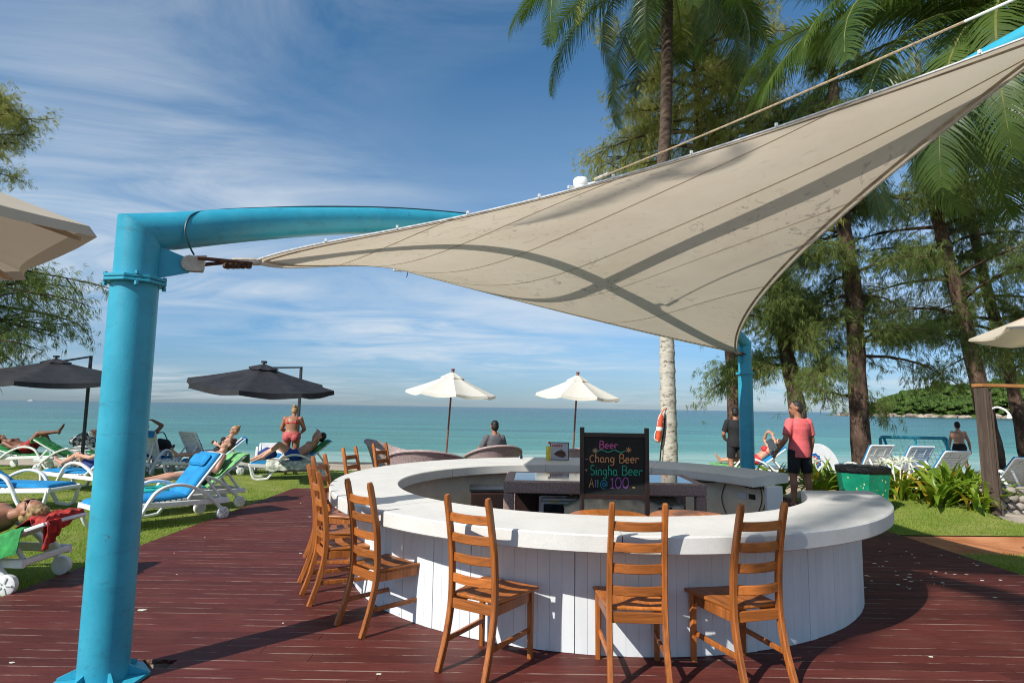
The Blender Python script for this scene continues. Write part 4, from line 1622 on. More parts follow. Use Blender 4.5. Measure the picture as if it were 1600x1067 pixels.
def make_lounger(label, loc, head, back, mat='plastic_white', group='white plastic sun loungers'):
    t = thing('sun_lounger', label, 'sun lounger', loc, head_rz(*head), group)
    P = MAT[mat]
    W = .33
    for s in (-1, 1):
        arm = bez([(s * W, .40, .03), (s * W, .50, .16), (s * W, .60, .34), (s * W, .70, .47), (s * W, .86, .535), (s * W, 1.05, .53), (s * W, 1.27, .44), (s * W, 1.45, .30), (s * W, 1.60, .15)], 4)
        MB().sweep(arm, rect(.060, .044, .22), (1, 0, 0)).build('armrest', P, t, smooth=35)
        leg = bez([(s * (W - .035), .03, .315), (s * (W - .030), .07, .13), (s * (W - .02), .14, .025), (s * (W - .01), .28, .018), (s * W, .40, .035)], 4)
        MB().sweep(leg, rect(.058, .045, .22), (1, 0, 0)).build('leg', P, t, smooth=35)
        MB().sweep([(s * (W - .035), .0, .315), (s * (W - .035), 1.72, .255)], rect(.045, .075, .2), (1, 0, 0)).build('side_rail', P, t, smooth=35)
        w = MB().lathe([(.072, -.030), (.088, -.023), (.088, .023), (.072, .030), (.026, .032), (.001, .032)], 24, (0, 0, 0), Matrix.Rotation(PI / 2, 3, 'Y')).build('wheel', P, t, (s * (W + .005), 1.62, .088))
        sp = MB()
        for k in range(5):
            a = k * 2 * PI / 5
            sp.sweep([(s * .034, .02 * math.cos(a), .02 * math.sin(a)), (s * .034, .070 * math.cos(a), .070 * math.sin(a))], rect(.010, .012, 0), (1, 0, 0))
        sp.build('wheel_ribs', MAT['plastic_grey'], w)
    for y, z in ((.01, .315), (1.70, .258)):
        MB().sweep([(-W + .06, y, z), (W - .06, y, z)], rect(.05, .055, .2), (0, 1, 0)).build('cross_bar', P, t, smooth=35)
    sl = MB()
    n = 15
    for k in range(n):
        y = .06 + (HINGE_Y - .10) * k / (n - 1)
        z = SEAT_Z - .03 * math.sin(PI * k / (n - 1)) * .4
        sl.box((0, y, z), (2 * W - .10, .052, .016), 0, None, .004)
    tag(sl.build('seat_slats', P, t, smooth=30), kind='stuff')
    # reclining back, built flat then turned about the hinge
    a = rad(back)
    R = Matrix.Translation((0, HINGE_Y, SEAT_Z - .01)) @ Matrix.Rotation(a, 4, 'X')
    bk = MB()
    for s in (-1, 1):
        bk.sweep([(s * .270, .0, 0), (s * .275, BACK_L - .05, .0), (s * .26, BACK_L, .0)], rect(.055, .034, .25), (1, 0, 0))
    bk.sweep([(-.255, BACK_L - .012, 0), (.255, BACK_L - .012, 0)], rect(.050, .034, .25), (0, 1, 0))
    bk.xf(R).build('backrest_frame', P, t, smooth=35)
    sl = MB()
    for k in range(11):
        y = .03 + (BACK_L - .11) * k / 10
        sl.box((0, y, .003 - .018 * math.sin(PI * k / 10)), (.490, .060, .014), 0, None, .004)
    for s in (-.12, .12):
        sl.box((s, BACK_L * .48, -.014), (.03, BACK_L - .12, .012))
    tag(sl.xf(R).build('backrest_slats', P, t, smooth=30), kind='stuff')
    if back > 8:
        for s in (-1, 1):
            q = R @ V(s * .20, BACK_L * .52, -.02)
            MB().sweep([q, V(s * .22, min(1.66, q.y + .26), .275)], rect(.035, .035, .2), (1, 0, 0)).build('prop', P, t, smooth=35)
    return t


def on_lounger(name, label, cat, mat, loc, head, back, parts, group=None, thick=.05, ruff=.0, seed=0, w=.54, xo=0.0):
    """cloth or cushion lying along a lounger: parts = list of (s0, s1) stretches measured from the foot along the seat and up the back"""
    b = MB()
    a = rad(back)

    def P(s, x, h):
        h -= max(0, abs(x) - .315) * 1.6
        if s <= HINGE_Y:
            return V(x, s, SEAT_Z + .012 + h)
        k = s - HINGE_Y
        if k <= BACK_L + .015:
            return V(x, HINGE_Y + k * math.cos(a) - math.sin(a) * (h + .012), SEAT_Z + k * math.sin(a) + math.cos(a) * (h + .012))
        d = k - BACK_L - .015           # hangs over the top
        top = P(HINGE_Y + BACK_L, x, h)
        return V(x, top.y + .045 + .03 * math.sin(a) + .02 * d, top.z - d * 1.0)
    for s0, s1 in parts:
        n = max(8, int((s1 - s0) / .035))
        m = 12
        vs, fs = [], []
        for lay in (0, 1):
            for i in range(n + 1):
                s = s0 + (s1 - s0) * i / n
                for j in range(m + 1):
                    x = (j / m - .5) * w + xo
                    e = min(1, min(j, m - j) / 1.2, min(i, n - i) / 1.2)
                    h = (thick * (.45 + .55 * e)) if lay else -.002
                    q = ruff * (noise.noise(V(x * 7, s * 7, seed)) + .6 * noise.noise(V(x * 15, s * 13, seed + 4)))
                    if lay:
                        h += abs(q)
                    xx = x + (ruff * 1.2 * noise.noise(V(s * 5, seed, j > m / 2)) if ruff else 0)
                    vs.append(P(s, xx, h))
        W = m + 1
        o = (n + 1) * W
        for i in range(n):
            for j in range(m):
                q = i * W + j
                fs.append((o + q, o + q + 1, o + q + W + 1, o + q + W))
                fs.append((q + W, q + W + 1, q + 1, q))
        for i in range(n):
            fs.append((i * W, o + i * W, o + i * W + W, i * W + W))
            fs.append((i * W + m + W, o + i * W + m + W, o + i * W + m, i * W + m))
        for j in range(m):
            fs.append((j + 1, o + j + 1, o + j, j))
            q = n * W + j
            fs.append((q, o + q, o + q + 1, q + 1))
        b.add(vs, fs)
    o = b.build(name, MAT[mat], None, loc, head_rz(*head), 60)
    return tag(o, label, cat, group)


def N2(x, y):
    d = math.hypot(x, y)
    return (x / d, y / d)


# name: (position of the foot end centre, heading of the head end, back angle)
LG = {
    'big': ((-5.42, 8.05, -.02), N2(.60, .80), 52),
    'woman': ((-5.72, 9.20, -.02), N2(.66, .75), 40),
    'near': ((-5.95, 5.78, -.02), N2(1.0, .02), 20),
    'end': ((-6.95, 9.78, -.02), N2(-1.0, .10), 30),
    'feet': ((-8.78, 12.05, -.02), N2(.95, -.31), 35),
    'green': ((-9.75, 15.55, -.02), N2(-.96, -.28), 33),
    'shade': ((-8.95, 15.95, -.02), N2(-.97, -.22), 8),
    'man_left': ((-10.9, 15.5, -.02), N2(-1.0, -.06), 16),
    'blue': ((-8.70, 15.85, -.03), N2(.10, -.99), 62),
    'empty': ((-6.98, 15.95, -.03), N2(-.45, -.89), 62),
    'woman_back': ((-7.95, 14.25, -.02), N2(.90, .44), 42),
    'blue_back': ((-5.95, 15.4, -.02), N2(-.35, .93), 20),
    'man': ((-5.85, 13.95, -.02), N2(.93, .36), 40),
    'r1': ((7.98, 15.2, -.03), N2(.16, -.99), 58),
    'r2': ((8.78, 15.05, -.03), N2(.14, -.99), 57),
    'r3': ((9.15, 14.5, -.03), N2(.10, -.99), 50),
    'r4': ((10.42, 13.9, -.03), N2(-.10, -.99), 42),
    'red': ((4.9, 15.35, -.02), N2(.96, -.28), 38),
}
LBL = {
    'big': 'white sun lounger with raised back and blue cushion right behind the blue post',
    'woman': 'white sun lounger under the reading woman, beside the one with the blue cushion',
    'near': 'nearest white sun lounger at the left edge under the blond man',
    'end': 'white sun lounger with blue mat cut by the left edge of the lawn',
    'feet': 'white sun lounger half hidden behind the blue post, bare feet at its end',
    'green': 'white sun lounger with raised back draped by a green towel, near the checkered bag',
    'shade': 'sun lounger in the shade of the left dark umbrella, low dark towel',
    'man_left': 'white sun lounger under the man in red shorts at the far left',
    'blue': 'white sun lounger seen from behind with blue towel, just right of the blue post',
    'empty': 'empty white sun lounger with tall raised back beside the small table with black bag',
    'woman_back': 'white sun lounger carrying the fair woman with bun in the rear row',
    'blue_back': 'low white sun lounger with blue mat behind the pale green towel',
    'man': 'white sun lounger under the man in blue shorts with folded arms',
    'r1': 'leftmost of the four white sun loungers behind the lily bed',
    'r2': 'second from left of the four white sun loungers behind the lily bed, under the goal',
    'r3': 'third of the four white sun loungers, left of the wooden shower post',
    'r4': 'rightmost white sun lounger right of the wooden shower post above the stone wall',
    'red': 'white sun lounger under the woman in red behind the far blue post',
}


def loungers():
    for k, (loc, hd, bk) in LG.items():
        make_lounger(LBL[k], loc, hd, bk)

    def cov(k, name, label, cat, mat, parts, grp=None, **kw):
        loc, hd, bk = LG[k]
        return on_lounger(name, label, cat, mat, loc, hd, bk, parts, grp, **kw)
    C = 'blue lounger cushions'
    T = 'towels spread on the sun loungers'
    o = cov('big', 'lounger_cushion', 'thick blue cushion on the lounger right behind the blue post', 'cushion', 'blue_cushion', [(.03, HINGE_Y - .005), (HINGE_Y + .01, HINGE_Y + BACK_L - .02)], C, thick=.06)
    # head roll of that cushion
    loc, hd, bk = LG['big']
    R = Matrix.Translation((0, HINGE_Y, SEAT_Z)) @ Matrix.Rotation(rad(bk), 4, 'X')
    MB().box((0, .57, .095), (.44, .19, .07), 0, None, .03).xf(R).build('head_roll', MAT['blue_cushion'], o)
    cov('woman', 'towel', 'pale green towel over the raised back behind the reading woman', 'towel', 'pale_green_towel', [(HINGE_Y - .02, HINGE_Y + BACK_L + .16)], T, thick=.016, ruff=.02, seed=3, w=.60)
    cov('woman', 'towel', 'turquoise towel under the legs of the reading woman', 'towel', 'turquoise_towel', [(.02, HINGE_Y - .04)], T, thick=.035, ruff=.02, seed=8)
    cov('near', 'towel', 'green towel under the blond man at the left edge', 'towel', 'green_towel', [(.45, HINGE_Y + .60)], T, thick=.018, ruff=.03, seed=5, w=.64, xo=.11)
    cov('end', 'lounger_cushion', 'flat blue mat on the lounger cut by the left edge', 'cushion', 'blue_cushion', [(.06, HINGE_Y - .01), (HINGE_Y + .02, HINGE_Y + .7)], C, thick=.05)
    cov('feet', 'lounger_cushion', 'blue mat under the bare feet left of the blue post', 'cushion', 'blue_cushion', [(.04, HINGE_Y - .01), (HINGE_Y + .02, HINGE_Y + .7)], C, thick=.045)
    cov('green', 'towel', 'thick green towel hung over the raised back near the checkered bag', 'towel', 'green_towel', [(.2, HINGE_Y + BACK_L + .12)], T, thick=.025, ruff=.03, seed=11, w=.58)
    cov('shade', 'towel', 'dark green towel on the low lounger in the umbrella shade', 'towel', 'green_towel', [(.1, HINGE_Y + .6)], T, thick=.02, ruff=.02, seed=12)
    cov('man_left', 'towel', 'green towel under the man in red shorts', 'towel', 'green_towel', [(.3, HINGE_Y + BACK_L - .03)], T, thick=.02, ruff=.02, seed=13, w=.58)
    cov('blue', 'towel', 'blue towel hung over the lounger back seen from behind', 'towel', 'blue_towel', [(.3, HINGE_Y + BACK_L + .16)], T, thick=.02, ruff=.015, seed=14, w=.58)
    cov('empty', 'towel', 'blue towel on the sea side of the tall empty lounger back', 'towel', 'blue_towel', [(.7, HINGE_Y + BACK_L - .05)], T, thick=.03, ruff=.02, seed=15, w=.58)
    cov('woman_back', 'towel', 'blue towel behind the fair woman with bun', 'towel', 'blue_towel', [(.4, HINGE_Y + BACK_L + .18)], T, thick=.02, ruff=.02, seed=16, w=.58)
    cov('blue_back', 'lounger_cushion', 'blue mat on the low lounger behind the pale green towel', 'cushion', 'blue_cushion', [(.03, HINGE_Y - .01)], C, thick=.04)
    cov('man', 'lounger_cushion', 'blue mat under the man in blue shorts', 'cushion', 'blue_cushion', [(.03, HINGE_Y - .01), (HINGE_Y + .02, HINGE_Y + BACK_L + .03)], C, thick=.04)
    cov('man', 'towel', 'green and white leaf-print towel draped by the man in blue shorts', 'towel', 'print_towel', [(.35, HINGE_Y + .25)], T, thick=.05, ruff=.035, seed=18, w=.80)
    cov('man', 'towel', 'green towel behind the shoulders of the man in blue shorts', 'towel', 'green_towel', [(HINGE_Y + .34, HINGE_Y + BACK_L - .02)], T, thick=.06, ruff=.02, seed=19, w=.60)
    for k, q in (('r1', 'leftmost'), ('r2', 'second'), ('r3', 'third'), ('r4', 'rightmost')):
        cov(k, 'lounger_cushion', 'blue cushion on the %s lounger of the row behind the lilies' % q, 'cushion', 'blue_cushion', [(.03, HINGE_Y - .01), (HINGE_Y + .02, HINGE_Y + BACK_L - .02)], C, thick=.06, w=.60)
    cov('red', 'lounger_cushion', 'bright blue cushion behind the woman in red', 'cushion', 'blue_cushion', [(HINGE_Y - .1, HINGE_Y + BACK_L + .02)], C, thick=.05)
    cov('red', 'towel', 'green towel spread under the woman in red', 'towel', 'pale_green_towel', [(.0, HINGE_Y - .12)], T, thick=.03, ruff=.02, seed=23, w=.9)
    # red patterned cloth bunched at the head of the nearest lounger
    loc, hd, bk = LG['near']
    R = Matrix.Translation((0, HINGE_Y, SEAT_Z)) @ Matrix.Rotation(rad(bk), 4, 'X')
    b = MB()

    def cl(u, v):
        x = (u - .5) * .52
        y = .50 + .28 * v
        h = .03 + .055 * abs(noise.noise(V(x * 6, y * 6, 2))) + .04 * abs(noise.noise(V(x * 14, y * 12, 7))) + .03 * math.sin(PI * min(1, v * 1.1))
        p = R @ V(x, y, h)
        if u > .90 and v > .55:
            p.z -= (u - .90) * .5
        if v > .93:
            p.z -= (v - .93) * 2.2 * (.3 + u)
        return p
    b.grid(cl, 34, 28)
    b2 = MB()

    def tail(u, v):
        p = R @ V(.10 + .17 * u, .765 - .01 * v, .02)
        return (p.x + .012 * math.sin(u * 9), p.y + .03 + .02 * math.sin(u * 14 + v * 3), p.z - .26 * v * (.6 + .4 * u))
    b.grid(tail, 14, 14)
    o = b.build('beach_cloth', MAT['red_cloth'], None, loc, head_rz(*hd), 60)
    m = o.modifiers.new('thick', 'SOLIDIFY')
    m.thickness = .006
    tag(o, 'crumpled red patterned cloth under the head of the blond man', 'cloth')
    # blue strap hanging from the near lounger and pale dress over the rear lounger
    loc, hd, bk = LG['woman_back']
    R = Matrix.Translation((0, HINGE_Y, SEAT_Z)) @ Matrix.Rotation(rad(bk), 4, 'X')
    b = MB()
    b.grid(lambda u, v: R @ V(.02 + .26 * u, .22 + .50 * v, .05 + .03 * abs(noise.noise(V(u * 4, v * 4, 1)))), 12, 14)
    o = b.build('dress', MAT['pale_cloth'], None, loc, head_rz(*hd), 60)
    o.modifiers.new('thick', 'SOLIDIFY').thickness = .008
    tag(o, 'pale pink dress hung on the lounger back beside the fair woman', 'dress')


loungers()


# ------------------------------------------------------------ bags and side tables
def side_table(label, x, y, z):
    t = thing('side_table', label, 'side table', (x, y, z), .3, 'white plastic side tables')
    P = MAT['plastic_white']
    MB().box((0, 0, .43), (.46, .46, .03), 0, None, .01).build('table_top', P, t)
    for sx in (-1, 1):
        for sy in (-1, 1):
            MB().sweep([(sx * .20, sy * .20, 0), (sx * .17, sy * .17, .415)], rect(.045, .045, .2), (1, 0, 0)).build('leg', P, t)
    return t


side_table('white plastic side table carrying the black bag beside the empty lounger', -8.62, 15.3, -.02)
side_table('white plastic side table carrying the black and white checkered bag', -10.95, 15.95, -.02)


def bag(name, label, x, y, z, mat, s, handle=True):
    t = thing(name, label, 'bag', (x, y, z), .4)
    b = MB().ell((0, 0, .14), (.23, .12, .15), None, 18, 12)
    b.v = [(p[0] * (1 - .18 * max(0, p[2] - .12) / .15) + .02 * noise.noise(V(p) * 9), p[1] + .02 * noise.noise(V(p) * 8 + V(3, 1, 2)), max(.0, p[2] + .03 * noise.noise(V(p) * 7))) for p in b.v]
    o = b.build('body', mat, t)
    if handle:
        MB().tube(bez([(-.12, -.05, .26), (-.10, -.10, .38), (.04, -.09, .42), (.12, -.05, .27)], 5), .011, 6).build('handle', mat, t)
        MB().tube(bez([(-.2, -.12, .16), (-.27, -.2, .02), (-.24, -.24, -.25), (-.1, -.24, -.33), (.0, -.2, -.1), (-.02, -.13, .1)], 5), .008, 6).build('strap', MAT['rope'], t)
    t.scale = (s, s, s)
    return t


bag('beach_bag', 'black shoulder bag on the small white table by the empty lounger', -8.62, 15.3, .43, MAT['black_cloth'], 1.15)
mc, nt, bb = material('checker_cloth')
ck = nd(nt, 'ShaderNodeTexChecker')
ck.inputs['Scale'].default_value = 16
ck.inputs['Color1'].default_value = (.02, .02, .02, 1)
ck.inputs['Color2'].default_value = (.45, .45, .44, 1)
nt.links.new(mapping(nt, coords(nt, 'Object'), (1, 1, 1), (.5, .4, .6)), ck.inputs['Vector'])
nt.links.new(ck.outputs[0], bb.inputs['Base Color'])
bag('beach_bag', 'black and white checkered beach bag on a side table at the far left', -10.95, 15.95, .43, mc, 1.45, False)
bag('beach_bag', 'dark blue bag on the lounger by the standing woman in pink bikini', -5.72, 14.65, .36, MAT['navy_cloth'], .95, False)
bag('beach_bag', 'small navy bag on the grass under the loungers left of the deck', -5.15, 10.25, -.02, MAT['navy_cloth'], .72, False)


# ------------------------------------------------------------ umbrellas
def canopy_mesh(n, R, h, mat_drop=.10, seg=6, scallop=.03, curve=.10, seed=0, rot=0.0, squareness=None):
    """panels between n ribs with a hanging valance; ribs at equal angles"""
    b = MB()
    rings = []
    M = 8
    for i in range(seg + 1):
        q = i / seg
        ring = []
        for k in range(n):
            for j in range(M):
                f = j / M
                a0, a1 = rot + k * 2 * PI / n, rot + (k + 1) * 2 * PI / n
                p0, p1 = V(math.cos(a0), math.sin(a0), 0), V(math.cos(a1), math.sin(a1), 0)
                p = p0.lerp(p1, f) * (R * max(q, .02))
                sag = math.sin(PI * f)
                z = h * (1 - q) - curve * h * math.sin(PI * q) - sag * .045 * R * q * (1 - .3 * q)
                p *= 1 - .05 * sag * q
                ring.append((p.x, p.y, z))
        rings.append(ring)
    ring = []
    for idx, (x, y, z) in enumerate(rings[-1]):
        f = (idx % M) / M
        dz = mat_drop + scallop * math.sin(PI * f) * (1 + .4 * noise.noise(V(idx * .7, seed, 0)))
        k = 1.012 + .02 * noise.noise(V(idx * .45, seed, 3))
        ring.append((x * k, y * k, z - dz))
    rings.append(ring)
    w = n * M
    vs = [p for r in rings for p in r]
    fs = []
    for i in range(len(rings) - 1):
        for j in range(w):
            fs.append((i * w + j, i * w + (j + 1) % w, i * w + w + (j + 1) % w, i * w + w + j))
    b.add(vs, fs)
    return b


def white_umbrella(label, x, y, z0, h, R, tilt, rot, pole_mat='umbrella_wood'):
    t = thing('beach_umbrella', label, 'umbrella', (x, y, z0), 0, 'white beach umbrellas')
    t.rotation_euler = (tilt[0], tilt[1], 0)
    MB().tube([(0, 0, -.3), (0, 0, h + .08)], .026, 10).build('pole', MAT[pole_mat], t)
    c = canopy_mesh(8, R, .55, .07, 6, .02, .04, x, rot)
    c.xf(Matrix.Translation((0, 0, h - .55)))
    o = c.build('canopy', MAT['canvas_white'], t, smooth=25)
    v = canopy_mesh(8, R * .26, .17, .035, 3, .01, 0, x + 1, rot)
    v.xf(Matrix.Translation((0, 0, h - .115)))
    v.build('vent_cap', MAT['canvas_white'], o, smooth=25)
    for k in range(8):
        a = rot + k * PI / 4
        MB().beam((.03 * math.cos(a), .03 * math.sin(a), h - .06), (R * .97 * math.cos(a), R * .97 * math.sin(a), h - .575), .022, .016, (0, 0, 1)).build('rib', MAT[pole_mat], t)
        MB().beam((.03 * math.cos(a), .03 * math.sin(a), h - .62), (R * .5 * math.cos(a), R * .5 * math.sin(a), h - .325), .018, .014, (0, 0, 1)).build('strut', MAT[pole_mat], t)
    MB().lathe([(.05, h + .02), (.045, h + .06), (.03, h + .075), (.055, h + .10), (.05, h + .13), (.001, h + .135)], 12).build('finial', MAT['umbrella_wood'], t)
    return t


white_umbrella('left white beach umbrella with wooden pole above the tub armchairs', -1.84, 17.6, -.12, 2.72, 1.28, (rad(2), rad(3.4)), .2)
white_umbrella('right white beach umbrella with wooden pole above the chalkboard', 1.78, 17.9, -.14, 2.72, 1.27, (rad(2), rad(3.0)), .35)


def dark_umbrella(label, cx, cy, px, py, ztop, half, rot, tilt, seed):
    t = thing('cantilever_umbrella', label, 'umbrella', (px, py, -.03), 0, 'dark cantilever umbrellas')
    D = MAT['dark_metal']
    dx, dy = cx - px, cy - py
    MB().sweep([(0, 0, .0), (0, 0, ztop + .16)], rect(.07, .05, .2), (1, 0, 0)).build('mast', D, t)
    MB().sweep([(0, 0, ztop + .14), (dx, dy, ztop + .04 - .12)], rect(.04, .05, .2), (0, 0, 1)).build('arm', D, t)
    MB().box((0, 0, .03), (.8, .8, .06), .3, None, .01).build('base', D, t)
    M = Matrix.Translation((dx, dy, ztop)) @ Matrix.Rotation(tilt[0], 4, 'X') @ Matrix.Rotation(tilt[1], 4, 'Y')
    c = canopy_mesh(8, 1.0, .38, .085, 7, .03, .05, seed, rot)
    # square it: push every point out to a square outline
    c.v = [(p[0] * half / .93 * 1.0, p[1] * half / .93, p[2]) for p in c.v]
    c.xf(M @ Matrix.Translation((0, 0, -.42)))
    o = c.build('canopy', MAT['canvas_dark'], t, smooth=28)
    v = canopy_mesh(8, .30, .085, .015, 3, .01, 0, seed + 2, rot)
    v.xf(M @ Matrix.Translation((0, 0, -.08)))
    v.build('vent_cap', MAT['canvas_dark'], o, smooth=28)
    MB().tube([M @ V(0, 0, .02), M @ V(0, 0, .065)], .06, 10).build('hub', D, t)
    MB().tube([M @ V(0, 0, -.5), M @ V(0, 0, .03)], .022, 8).build('hub_stem', D, t)
    for k in range(8):
        a = rot + k * PI / 4
        q = half / .93 * .96
        MB().beam(M @ V(.03 * math.cos(a), .03 * math.sin(a), -.11), M @ V(q * math.cos(a), q * math.sin(a), -.45), .02, .014, (0, 0, 1)).build('rib', D, t)
    return t


dark_umbrella('dark grey cantilever umbrella cut by the left edge behind the blue post', -9.98, 13.4, -10.05, 14.6, 2.60, 1.72, .30, (rad(4), rad(2)), 3.0)
dark_umbrella('black cantilever umbrella over the sunbathers between blue post and white umbrellas', -5.14, 12.7, -5.50, 16.0, 2.50, 1.36, .12, (rad(6), rad(5)), 8.0)


def big_umbrella(label, cx, cy, zc, R, h, n, rot, tilt):
    t = thing('market_umbrella', label, 'umbrella', (cx, cy, -.02), 0, 'large beige market umbrellas')
    Wd = MAT['umbrella_wood']
    t.rotation_euler = (tilt[0], tilt[1], 0)
    MB().tube([(0, 0, 0), (0, 0, zc + .05)], .032, 12).build('pole', Wd, t)
    MB().lathe([(.28, .0), (.28, .07), (.06, .10), (.05, .3)], 20).build('base', MAT['stone'], t)
    c = canopy_mesh(n, R, h, .022, 7, .0, .03, cx, rot)
    c.xf(Matrix.Translation((0, 0, zc - h)))
    c.build('canopy', MAT['canvas_beige'], t, smooth=25)
    for k in range(n):
        a = rot + k * 2 * PI / n
        MB().beam((.04 * math.cos(a), .04 * math.sin(a), zc - .05), (R * .84 * math.cos(a), R * .84 * math.sin(a), zc - h * .84 - .026), .026, .016, (0, 0, 1)).build('rib', Wd, t)
        MB().beam((.04 * math.cos(a), .04 * math.sin(a), zc - h * .5 - .45), (R * .55 * math.cos(a), R * .55 * math.sin(a), zc - h * .55 - .05), .028, .02, (0, 0, 1)).build('strut', Wd, t)
        e0, e1 = V(R * math.cos(a), R * math.sin(a), zc - h), V(R * math.cos(a + .01), R * math.sin(a + .01), zc - h)
        c2 = MB()
        u = V(math.cos(a), math.sin(a), 0)
        w = V(-math.sin(a), math.cos(a), 0)
        s = V(0, 0, -h / R)
        d = (u * 1.0 + V(0, 0, -h / R)).normalized()
        p = V(0, 0, zc) + u * R * .985 + V(0, 0, -h - .006)
        c2.add([p - d * .18 + w * .07 - V(0, 0, .018), p - d * .18 - w * .07 - V(0, 0, .018), p - V(0, 0, .02) + w * .005, p - d * .18 + w * .07 - V(0, 0, .026), p - d * .18 - w * .07 - V(0, 0, .026), p - V(0, 0, .028) + w * .005], [(0, 1, 2), (5, 4, 3), (0, 3, 4, 1), (1, 4, 5, 2), (2, 5, 3, 0)])
        c2.build('corner_pocket', MAT['beige_cloth'], t, smooth=20)
    return t


big_umbrella('large beige market umbrella close to the camera at the left edge', -1.75, .89, 2.365, .925, .32, 8, rad(25.5), (0, 0))
big_umbrella('beige market umbrella tip at the right edge above the shower post', 5.52, 5.20, 3.00, 1.30, .58, 8, rad(181), (0, 0))


# ------------------------------------------------------------ wicker tub chairs behind the bar
def tub_chair(label, x, y, z, face, w=.36, cushion='yellow', s=1.0):
    t = thing('tub_chair', label, 'armchair', (x, y, z), math.atan2(-face[0], face[1]), 'wicker tub armchairs behind the bar')
    K = MAT['wicker']
    b = MB()

    def shell(u, v):
        a = rad(-205 + 230 * u)               # round the back from arm to arm; front open toward +Y
        a = rad(-25 - 130 * u) if False else rad(160 + 220 * u)
        up = .5 - .5 * math.cos(2 * PI * u)
        top = .60 + .24 * up ** .9
        r = (w + .03) + .10 * v * (.5 + .8 * up) + .06 * v * v
        zz = .30 + (top - .30) * v
        return (r * math.cos(a) * 1.05, r * math.sin(a) + .02, zz)
    b.grid(shell, 40, 10)
    o = b.build('shell', K, t, smooth=60)
    o.modifiers.new('thick', 'SOLIDIFY').thickness = .03
    rim = [V(shell(i / 40, 1)) for i in range(41)]
    MB().tube(rim, .024, 8).build('rim', K, t)
    MB().lathe([(w * .7, .26), (w + .02, .32), (w + .02, .38), (w * .8, .40), (.001, .40)], 24).build('seat', K, t)
    if cushion:
        MB().lathe([(w * .8, .405), (w * .86, .43), (w * .86, .46), (w * .76, .485), (.001, .49)], 24).build('cushion', MAT[cushion], t)
    for k in range(4):
        a = k * PI / 2 + PI / 4
        MB().tube([(.22 * math.cos(a), .22 * math.sin(a), .29), (.33 * math.cos(a), .33 * math.sin(a), 0)], .018, 8).build('leg', K, t)
    t.scale = (s, s, s)
    return t


tub_chair('pinkish wicker tub armchair with yellow cushion facing right, left of the group', -2.68, 14.0, -.02, (1, -.1), .36, 'yellow', 1.06)
tub_chair('wide pinkish wicker tub chair with rounded back under the left white umbrella', -1.55, 11.62, -.02, (.05, 1), .52, None, 1.06)
tub_chair('wicker tub armchair in which the dark-haired man sits facing the sea', -.37, 12.9, -.02, (-.35, .93), .37, 'yellow', 1.08)
tub_chair('wicker tub armchair mostly hidden behind the chalkboard', 1.42, 13.2, -.02, (-.1, 1), .38, None, 1.02)


# ------------------------------------------------------------ right-hand side: bin, wall, shower, goal, board
def green_bin():
    t = thing('litter_bin', 'tall green litter bin with black liner and peeling yellow paint beside the lilies', 'bin', (5.86, 10.35, 0.02), rad(-14))
    n = 6
    pts = lambda r, z: [(r * math.cos(k * PI / 3 + .5) * 1.12, r * math.sin(k * PI / 3 + .5), z) for k in range(n)]
    b = MB()
    vs = pts(.295, .0) + pts(.385, .74) + pts(.365, .74) + pts(.28, .03)
    fs = []
    for r in range(3):
        for k in range(n):
            fs.append((r * n + k, r * n + (k + 1) % n, r * n + n + (k + 1) % n, r * n + n + k))
    fs += [tuple(range(n - 1, -1, -1)), tuple(3 * n + k for k in range(n))]
    b.add(vs, fs)
    b.build('body', MAT['bin_green'], t, smooth=20)
    rim = MB()
    m = 48
    R = []
    for i in range(m):
        a = 2 * PI * i / m
        c = max(math.cos(((a - .5) % (PI / 3)) - PI / 6), .8)
        rr = .385 * math.cos(PI / 6) / c
        j = .012 * noise.noise(V(i * .5, 0, 0))
        R.append((a, rr, j))
    prof = [(.003, .645), (.012, .655), (.012, .69), (.010, .745), (-.02, .755), (-.05, .72)]
    vs = []
    for d, z in prof:
        for a, rr, j in R:
            q = rr * (1 - (.745 - min(z, .745)) * .31) + d + j
            vs.append((q * math.cos(a) * 1.12, q * math.sin(a), z + (j * 1.8 if z < .65 else 0)))
    fs = [(i * m + k, i * m + (k + 1) % m, i * m + m + (k + 1) % m, i * m + m + k) for i in range(len(prof) - 1) for k in range(m)]
    rim.add(vs, fs)
    rim.build('liner', MAT['bin_liner'], t, smooth=60)
    # peeling yellow paint flecks standing just proud of the two front faces
    rs = random.Random(4)
    fk = MB()
    for k in range(n):
        a0, a1 = k * PI / 3 + .5, (k + 1) * PI / 3 + .5
        for q in range(9):
            f, z = rs.uniform(.08, .92), rs.choice([rs.uniform(.30, .58), rs.uniform(.28, .44)])
            r = .295 + .09 * z / .74
            p0, p1 = V(r * math.cos(a0) * 1.12, r * math.sin(a0), z), V(r * math.cos(a1) * 1.12, r * math.sin(a1), z)
            e = (p1 - p0).normalized()
            nn = V(e.y, -e.x, 0) * (1 if V(e.y, -e.x, 0).dot(p0) > 0 else -1)
            c = p0.lerp(p1, f) + nn * .0025
            s = rs.uniform(.004, .014)
            pp = []
            for j in range(6):
                a = j * PI / 3
                rr = s * rs.uniform(.4, 1.3)
                pp.append(c + e * rr * math.cos(a) + V(0, 0, 1) * rr * math.sin(a) * 1.5)
            fk.add(pp, [tuple(range(6))])
    tag(fk.build('paint_flecks', MAT['pale_flecks'], t, smooth=0), kind='stuff')


green_bin()


